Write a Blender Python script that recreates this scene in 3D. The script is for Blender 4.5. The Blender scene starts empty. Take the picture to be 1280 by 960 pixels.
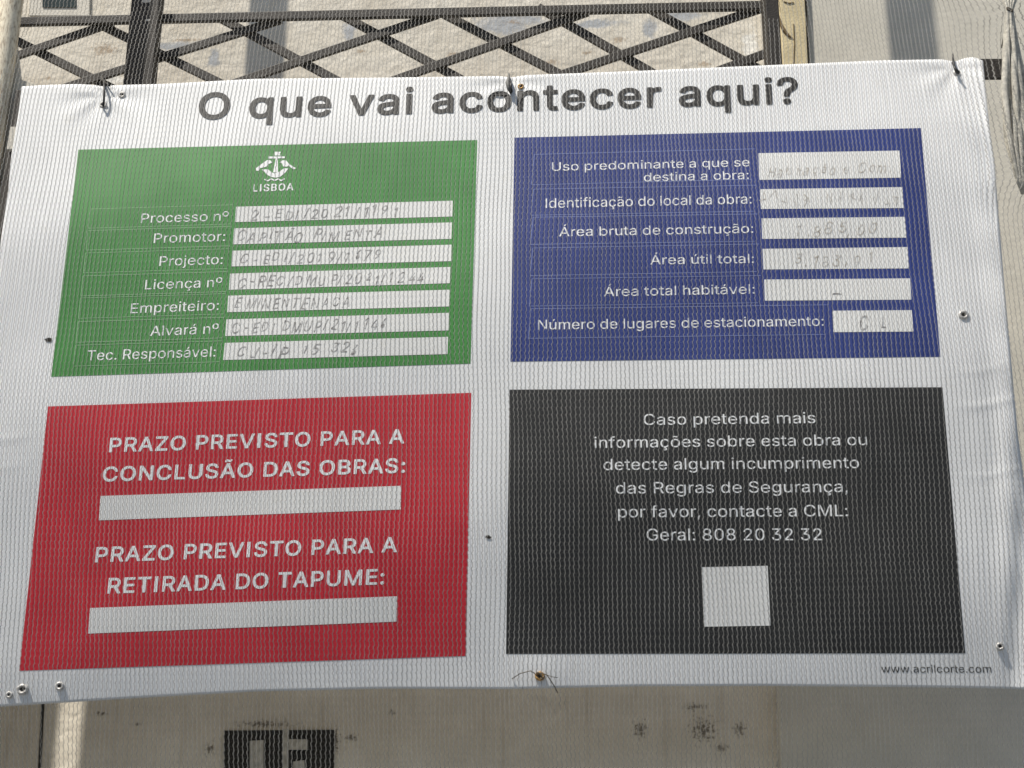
import bpy, bmesh, math, random
import numpy as np
from mathutils import Vector, Matrix
from mathutils.geometry import tessellate_polygon

random.seed(7)
rng = np.random.default_rng(11)
SC = bpy.context.scene
COL = SC.collection

# ------------------------------------------------------------------ camera
PITCH, YAW, ROLL, FPX = 0.3247, -0.0775, 0.0047, 1800.0
ZTOP = 2.34
CAM = np.array([0.583, -1.366, ZTOP - 0.737])
_cy, _sy, _cp, _sp, _cr, _sr = (math.cos(YAW), math.sin(YAW), math.cos(PITCH), math.sin(PITCH), math.cos(ROLL), math.sin(ROLL))
FWD = np.array([_sy * _cp, _cy * _cp, _sp])
_r = np.array([_cy, -_sy, 0.0]); _u = np.cross(_r, FWD)
RIGHT = _r * _cr + _u * _sr
UP = _u * _cr - _r * _sr
cam = bpy.data.cameras.new('camera'); camo = bpy.data.objects.new('camera', cam); COL.objects.link(camo)
cam.sensor_width = 36; cam.lens = FPX / 1280 * 36; cam.clip_start = 0.05; cam.clip_end = 500
M4 = Matrix.Identity(4)
for i in range(3):
    M4[i][0] = RIGHT[i]; M4[i][1] = UP[i]; M4[i][2] = -FWD[i]; M4[i][3] = CAM[i]
camo.matrix_world = M4
SC.camera = camo

# ------------------------------------------------------------------ light
SUN_EL, SUN_AZ = math.radians(60), math.radians(46)      # high, in front of the banner, from the left
wd = bpy.data.worlds.new('World'); SC.world = wd; wd.use_nodes = True
wn = wd.node_tree.nodes; wl = wd.node_tree.links
sky = wn.new('ShaderNodeTexSky'); sky.sky_type = 'NISHITA'; sky.sun_disc = False
sdir = Vector((-math.sin(SUN_AZ) * math.cos(SUN_EL), -math.cos(SUN_AZ) * math.cos(SUN_EL), math.sin(SUN_EL)))
sky.sun_elevation = SUN_EL; sky.sun_rotation = math.atan2(sdir.x, sdir.y)
bg = wn['Background']; bg.inputs['Strength'].default_value = 0.075
wl.new(sky.outputs[0], bg.inputs['Color'])
sl = bpy.data.lights.new('sun', 'SUN'); slo = bpy.data.objects.new('sun', sl); COL.objects.link(slo)
sl.energy = 4.6; sl.angle = math.radians(0.8); sl.color = (1.0, 0.95, 0.87)
slo.rotation_euler = (-sdir).to_track_quat('-Z', 'Y').to_euler()
slo.location = (-2, -4, 6)
SC.view_settings.view_transform = 'Standard'; SC.view_settings.look = 'None'
SC.view_settings.gamma = 1; SC.view_settings.exposure = 0.4

# ------------------------------------------------------------------ geometry of sight: a pixel of the 1280x960 picture to a place in the street
def ray(px, py):
    px = np.asarray(px, float); py = np.asarray(py, float)
    return FWD + ((px - 640) / FPX)[..., None] * RIGHT - ((py - 480) / FPX)[..., None] * UP
def P(px, py, Y):
    d = ray(px, py)
    t = (np.asarray(Y, float) - CAM[1]) / d[..., 1]
    return CAM + d * t[..., None]
def P1(px, py, Y):
    return Vector(P(np.array(px), np.array(py), np.array(Y)))
def vx(px, py0, py1, Y):
    """picture x at height py1 of the plumb line through (px, py0)"""
    q = P(np.array(float(px)), np.array(float(py0)), np.array(float(Y)))
    lo, hi = -4000.0, 5000.0
    for _ in range(60):
        m = (lo + hi) / 2
        if P(np.array(m), np.array(float(py1)), np.array(float(Y)))[0] < q[0]: lo = m
        else: hi = m
    return m
ctr = P(np.array(640.), np.array(480.), np.array(0.))
top = P(np.array(640.), np.array(90.), np.array(0.)); bot = P(np.array(640.), np.array(865.), np.array(0.))
ZC, HZ = (top[2] + bot[2]) / 2, (top[2] - bot[2]) / 2
PXM = np.linalg.norm(P(np.array(641.), np.array(480.), np.array(0.)) - ctr)      # metres per picture pixel on the banner
XR = P(np.array(1215.), np.array(480.), np.array(0.))[0]
BULGE = 0.034
def plane_xz(px, py):
    q = P(np.array(float(px)), np.array(float(py)), np.array(0.0)); return q[0], q[2]
PIN = [plane_xz(*q) for q in ((130, 118), (640, 104), (1194, 84))]
PINB = [plane_xz(*q) for q in ((674, 845), (1290, 880))]
CREASE = [(plane_xz(30, 556)[1], plane_xz(-30, 556)[0], plane_xz(48, 556)[0], 0.0005), (plane_xz(30, 590)[1], plane_xz(-30, 590)[0], plane_xz(40, 590)[0], 0.0003),
          (plane_xz(1230, 516)[1], plane_xz(1195, 516)[0], plane_xz(1300, 516)[0], 0.0006), (plane_xz(1230, 474)[1], plane_xz(1188, 474)[0], plane_xz(1255, 474)[0], 0.0004), (plane_xz(1230, 600)[1], plane_xz(1205, 600)[0], plane_xz(1300, 600)[0], 0.0004)]
def sm(e0, e1, x):
    t = np.clip((x - e0) / (e1 - e0), 0, 1); return t * t * (3 - 2 * t)
def base_surf(X, Z):
    t = np.clip((Z - ZC) / HZ, -1.35, 1.35)
    y = -BULGE * (1 - t * t)
    y = y + 0.0012 * np.sin(X * 21 + Z * 6) + 0.0010 * np.sin(Z * 27 - X * 9 + 1.0)
    return y
def surf(X, Z):
    y = base_surf(X, Z)
    m = sm(XR - 0.015, XR + 0.06, X)
    low = sm(ZC + 0.16, ZC - 0.25, Z)
    y = y + m * (0.0034 * low + 0.0010) * np.sin((X - XR) * (150 + 40 * low) + (ZC - Z) ** 2 * 60 + 0.5)
    y = y + m * 0.0010 * np.sin(Z * 95 + X * 30)
    for (a, b) in PIN:
        dx, dz = X - a, Z - b
        r = np.hypot(dx, dz)
        y = y + 0.0016 * np.exp(-(r / 0.022) ** 2) + 0.0009 * np.exp(-((r - 0.02) / 0.03) ** 2) * np.cos(np.arctan2(dx, dz) * 7)
    for (zc, xa, xb, h) in CREASE:
        y = y - h * np.exp(-((Z - zc - 0.004 * np.sin(X * 60)) / 0.0035) ** 2) * sm(xa - 0.02, xa + 0.02, X) * sm(xb + 0.02, xb - 0.02, X)
    for (a, b) in PINB:
        r = np.hypot(X - a, Z - b)
        y = y - 0.0022 * np.exp(-(r / 0.03) ** 2)
    return y
def S(px, py, off=0.0):
    """point on the banner's front, off metres proud of it"""
    px = np.asarray(px, float); py = np.asarray(py, float)
    Y = np.zeros_like(px) - 0.01
    for _ in range(12):
        q = P(px, py, Y); Y = surf(q[..., 0], q[..., 2]) - off
    return P(px, py, Y)

# ------------------------------------------------------------------ objects
def obj(name, me, mat=None, parent=None):
    o = bpy.data.objects.new(name, me); COL.objects.link(o)
    if mat is not None: me.materials.append(mat)
    if parent is not None: o.parent = parent
    return o
def mesh(name, V, F, smooth=False):
    me = bpy.data.meshes.new(name)
    me.from_pydata([tuple(map(float, v)) for v in V], [], [tuple(int(i) for i in f) for f in F]); me.update()
    if smooth:
        me.polygons.foreach_set('use_smooth', [True] * len(me.polygons))
    return me
def tag(o, label=None, cat=None, group=None, kind=None):
    if label: o['label'] = label
    if cat: o['category'] = cat
    if group: o['group'] = group
    if kind: o['kind'] = kind
    return o
def thing(name, label, cat, loc, group=None):
    o = bpy.data.objects.new(name, None); COL.objects.link(o); o.empty_display_size = 0.05
    o.location = loc
    return tag(o, label, cat, group)
def part(name, me, mat, root):
    """child whose mesh is written in world coordinates"""
    o = obj(name, me, mat, root)
    w = Matrix.Identity(4); q = root
    while q is not None:
        w = Matrix.Translation(q.location) @ w; q = q.parent
    o.location = -w.translation
    return o

# ------------------------------------------------------------------ materials
def new_mat(name):
    m = bpy.data.materials.new(name); m.use_nodes = True
    nt = m.node_tree; return m, nt, nt.nodes, nt.links, nt.nodes['Principled BSDF']
def noise_mat(name, col, var=0.12, scale=40, rough=0.7, bump=0.0, bscale=300, metal=0.0, col2=None, detail=6, spec=0.3):
    m, nt, N, L, b = new_mat(name)
    tc = N.new('ShaderNodeTexCoord'); nz = N.new('ShaderNodeTexNoise')
    nz.inputs['Scale'].default_value = scale; nz.inputs['Detail'].default_value = detail
    geo = N.new('ShaderNodeNewGeometry'); L.new(geo.outputs['Position'], nz.inputs['Vector'])
    rp = N.new('ShaderNodeValToRGB'); L.new(nz.outputs['Fac'], rp.inputs[0])
    rp.color_ramp.elements[0].position = 0.3; rp.color_ramp.elements[1].position = 0.7
    c2 = col2 if col2 else tuple(min(1, c * (1 + var)) for c in col)
    rp.color_ramp.elements[0].color = tuple(c * (1 - var) for c in col) + (1,)
    rp.color_ramp.elements[1].color = tuple(c2) + (1,)
    L.new(rp.outputs[0], b.inputs['Base Color'])
    b.inputs['Roughness'].default_value = rough; b.inputs['Metallic'].default_value = metal
    b.inputs['Specular IOR Level'].default_value = spec
    if bump:
        n2 = N.new('ShaderNodeTexNoise'); n2.inputs['Scale'].default_value = bscale; n2.inputs['Detail'].default_value = 5
        L.new(geo.outputs['Position'], n2.inputs['Vector'])
        bp = N.new('ShaderNodeBump'); bp.inputs['Strength'].default_value = bump; bp.inputs['Distance'].default_value = 0.002
        L.new(n2.outputs['Fac'], bp.inputs['Height']); L.new(bp.outputs[0], b.inputs['Normal'])
    return m

def blob_layer(N, L, geo, prev, pts, col, scale=60, edge=0.45, strength=1.0, thr=0.5, amp=2.4):
    """stains: irregular patches round given places, mixed over prev (colour socket)"""
    nz = N.new('ShaderNodeTexNoise'); nz.inputs['Scale'].default_value = scale; nz.inputs['Detail'].default_value = 8
    nz.inputs['Roughness'].default_value = 0.7
    L.new(geo.outputs['Position'], nz.inputs['Vector'])
    acc = None
    for (c, rx, rz) in pts:
        sub = N.new('ShaderNodeVectorMath'); sub.operation = 'SUBTRACT'; L.new(geo.outputs['Position'], sub.inputs[0]); sub.inputs[1].default_value = c
        mul = N.new('ShaderNodeVectorMath'); mul.operation = 'MULTIPLY'; L.new(sub.outputs[0], mul.inputs[0]); mul.inputs[1].default_value = (1 / rx, 0, 1 / rz)
        ln = N.new('ShaderNodeVectorMath'); ln.operation = 'LENGTH'; L.new(mul.outputs[0], ln.inputs[0])
        inv = N.new('ShaderNodeMath'); inv.operation = 'SUBTRACT'; inv.inputs[0].default_value = 1.0; L.new(ln.outputs['Value'], inv.inputs[1])
        if acc is None: acc = inv.outputs[0]
        else:
            mx = N.new('ShaderNodeMath'); mx.operation = 'MAXIMUM'; L.new(acc, mx.inputs[0]); L.new(inv.outputs[0], mx.inputs[1]); acc = mx.outputs[0]
    mad = N.new('ShaderNodeMath'); mad.operation = 'MULTIPLY_ADD'; L.new(nz.outputs['Fac'], mad.inputs[0]); mad.inputs[1].default_value = amp; mad.inputs[2].default_value = -amp / 2
    ad = N.new('ShaderNodeMath'); ad.operation = 'ADD'; L.new(acc, ad.inputs[0]); L.new(mad.outputs[0], ad.inputs[1])
    mr = N.new('ShaderNodeMapRange'); mr.inputs['From Min'].default_value = thr - edge; mr.inputs['From Max'].default_value = thr + edge * 0.3
    mr.inputs['To Max'].default_value = strength; L.new(ad.outputs[0], mr.inputs['Value'])
    mix = N.new('ShaderNodeMixRGB'); L.new(mr.outputs[0], mix.inputs['Fac']); L.new(prev, mix.inputs[1]); mix.inputs[2].default_value = tuple(col) + (1,)
    return mix.outputs[0]

def cloth_mat(name, col, var=0.05, rough=0.62, dirt=True):
    """printed PVC cloth: slight fading, faint weave relief"""
    m, nt, N, L, b = new_mat(name)
    geo = N.new('ShaderNodeNewGeometry')
    nz = N.new('ShaderNodeTexNoise'); nz.inputs['Scale'].default_value = 14; nz.inputs['Detail'].default_value = 8; nz.inputs['Roughness'].default_value = 0.65
    L.new(geo.outputs['Position'], nz.inputs['Vector'])
    rp = N.new('ShaderNodeValToRGB'); L.new(nz.outputs['Fac'], rp.inputs[0])
    rp.color_ramp.elements[0].position = 0.25; rp.color_ramp.elements[1].position = 0.75
    rp.color_ramp.elements[0].color = tuple(c * (1 - var) for c in col) + (1,)
    rp.color_ramp.elements[1].color = tuple(min(1, c * (1 + var) + 0.004) for c in col) + (1,)
    out = rp.outputs[0]
    if dirt:
        n3 = N.new('ShaderNodeTexNoise'); n3.inputs['Scale'].default_value = 55; n3.inputs['Detail'].default_value = 6
        L.new(geo.outputs['Position'], n3.inputs['Vector'])
        mr = N.new('ShaderNodeMapRange'); mr.inputs['From Min'].default_value = 0.62; mr.inputs['From Max'].default_value = 0.8; mr.inputs['To Max'].default_value = 0.35
        L.new(n3.outputs['Fac'], mr.inputs['Value'])
        mx = N.new('ShaderNodeMixRGB'); L.new(mr.outputs[0], mx.inputs['Fac']); L.new(out, mx.inputs[1]); mx.inputs[2].default_value = (col[0] * 0.8 + 0.02, col[1] * 0.76 + 0.02, col[2] * 0.68 + 0.015, 1)
        out = mx.outputs[0]
    L.new(out, b.inputs['Base Color'])
    b.inputs['Roughness'].default_value = rough; b.inputs['Specular IOR Level'].default_value = 0.35
    n2 = N.new('ShaderNodeTexNoise'); n2.inputs['Scale'].default_value = 420; n2.inputs['Detail'].default_value = 3
    L.new(geo.outputs['Position'], n2.inputs['Vector'])
    bp = N.new('ShaderNodeBump'); bp.inputs['Strength'].default_value = 0.25; bp.inputs['Distance'].default_value = 0.0006
    L.new(n2.outputs['Fac'], bp.inputs['Height']); L.new(bp.outputs[0], b.inputs['Normal'])
    return m

def marker_mat(name, col, cover, scale=260):
    """washed-out felt pen: ink left in patches on the white"""
    m, nt, N, L, b = new_mat(name)
    geo = N.new('ShaderNodeNewGeometry'); nz = N.new('ShaderNodeTexNoise'); nz.inputs['Scale'].default_value = scale; nz.inputs['Detail'].default_value = 5
    L.new(geo.outputs['Position'], nz.inputs['Vector'])
    mr = N.new('ShaderNodeMapRange'); mr.inputs['From Min'].default_value = cover - 0.16; mr.inputs['From Max'].default_value = cover + 0.2
    L.new(nz.outputs['Fac'], mr.inputs['Value'])
    mx = N.new('ShaderNodeMixRGB'); L.new(mr.outputs[0], mx.inputs['Fac']); mx.inputs[1].default_value = tuple(col) + (1,); mx.inputs[2].default_value = (0.67, 0.665, 0.64, 1)
    L.new(mx.outputs[0], b.inputs['Base Color']); b.inputs['Roughness'].default_value = 0.65
    return m

MAT = dict(
    white=cloth_mat('banner_white', (0.70, 0.70, 0.69), 0.06),
    green=cloth_mat('print_green', (0.040, 0.205, 0.036), 0.18),
    blue=cloth_mat('print_blue', (0.013, 0.030, 0.165), 0.18),
    red=cloth_mat('print_red', (0.48, 0.010, 0.024), 0.14),
    black=cloth_mat('print_black', (0.013, 0.013, 0.013), 0.2, dirt=False),
    title=cloth_mat('print_dark_grey', (0.012, 0.011, 0.010), 0.2, dirt=False),
    lettering=cloth_mat('print_white', (0.76, 0.76, 0.75), 0.03, dirt=False),
    box=cloth_mat('print_box_white', (0.69, 0.685, 0.66), 0.05),
    green_line=cloth_mat('print_green_line', (0.22, 0.42, 0.20), 0.15, dirt=False),
    blue_line=cloth_mat('print_blue_line', (0.16, 0.20, 0.42), 0.15, dirt=False),
    marker=marker_mat('marker_faded', (0.17, 0.16, 0.155), 0.52),
    marker_brown=marker_mat('marker_brown', (0.32, 0.27, 0.20), 0.46),
    steel=noise_mat('dark_steel', (0.024, 0.019, 0.014), 0.35, 60, 0.55, 0.25, 500),
    post=noise_mat('rusty_dark_steel', (0.030, 0.024, 0.018), 0.3, 60, 0.6, 0.25, 500),
    tie=noise_mat('black_plastic', (0.022, 0.021, 0.020), 0.2, 100, 0.4),
    wire=noise_mat('rusty_wire', (0.07, 0.055, 0.035), 0.4, 300, 0.6),
    eyelet=noise_mat('dull_eyelet_metal', (0.50, 0.48, 0.45), 0.35, 500, 0.45, metal=0.4),
    brass=noise_mat('rusty_eyelet_brass', (0.42, 0.25, 0.09), 0.4, 500, 0.45, metal=0.5),
    hole=noise_mat('dark_hole', (0.02, 0.018, 0.015), 0.2, 100, 0.9),
    glass=noise_mat('dark_green_pane', (0.022, 0.034, 0.032), 0.3, 40, 0.25),
    frame=noise_mat('pale_window_frame', (0.62, 0.58, 0.50), 0.08, 50, 0.7, 0.3),
    grey=noise_mat('grey_plastic_pipe', (0.16, 0.155, 0.14), 0.1, 25, 0.6, 0.2),
    strip=noise_mat('yellowed_board', (0.60, 0.50, 0.30), 0.12, 45, 0.8, 0.4, 300),
    strip_dark=noise_mat('brown_crack', (0.16, 0.11, 0.05), 0.3, 80, 0.9),
    beige=noise_mat('beige_board', (0.56, 0.525, 0.445), 0.06, 20, 0.8, 0.3, 160),
    vent=noise_mat('grimy_grey_paint', (0.42, 0.395, 0.34), 0.3, 160, 0.85, 0.4, 300),
    fold=noise_mat('bunched_net', (0.50, 0.47, 0.40), 0.3, 260, 0.9, 0.6, 900),
    ground=noise_mat('grey_paving', (0.12, 0.125, 0.13), 0.15, 6, 0.9, 0.5, 60),
)

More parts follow.
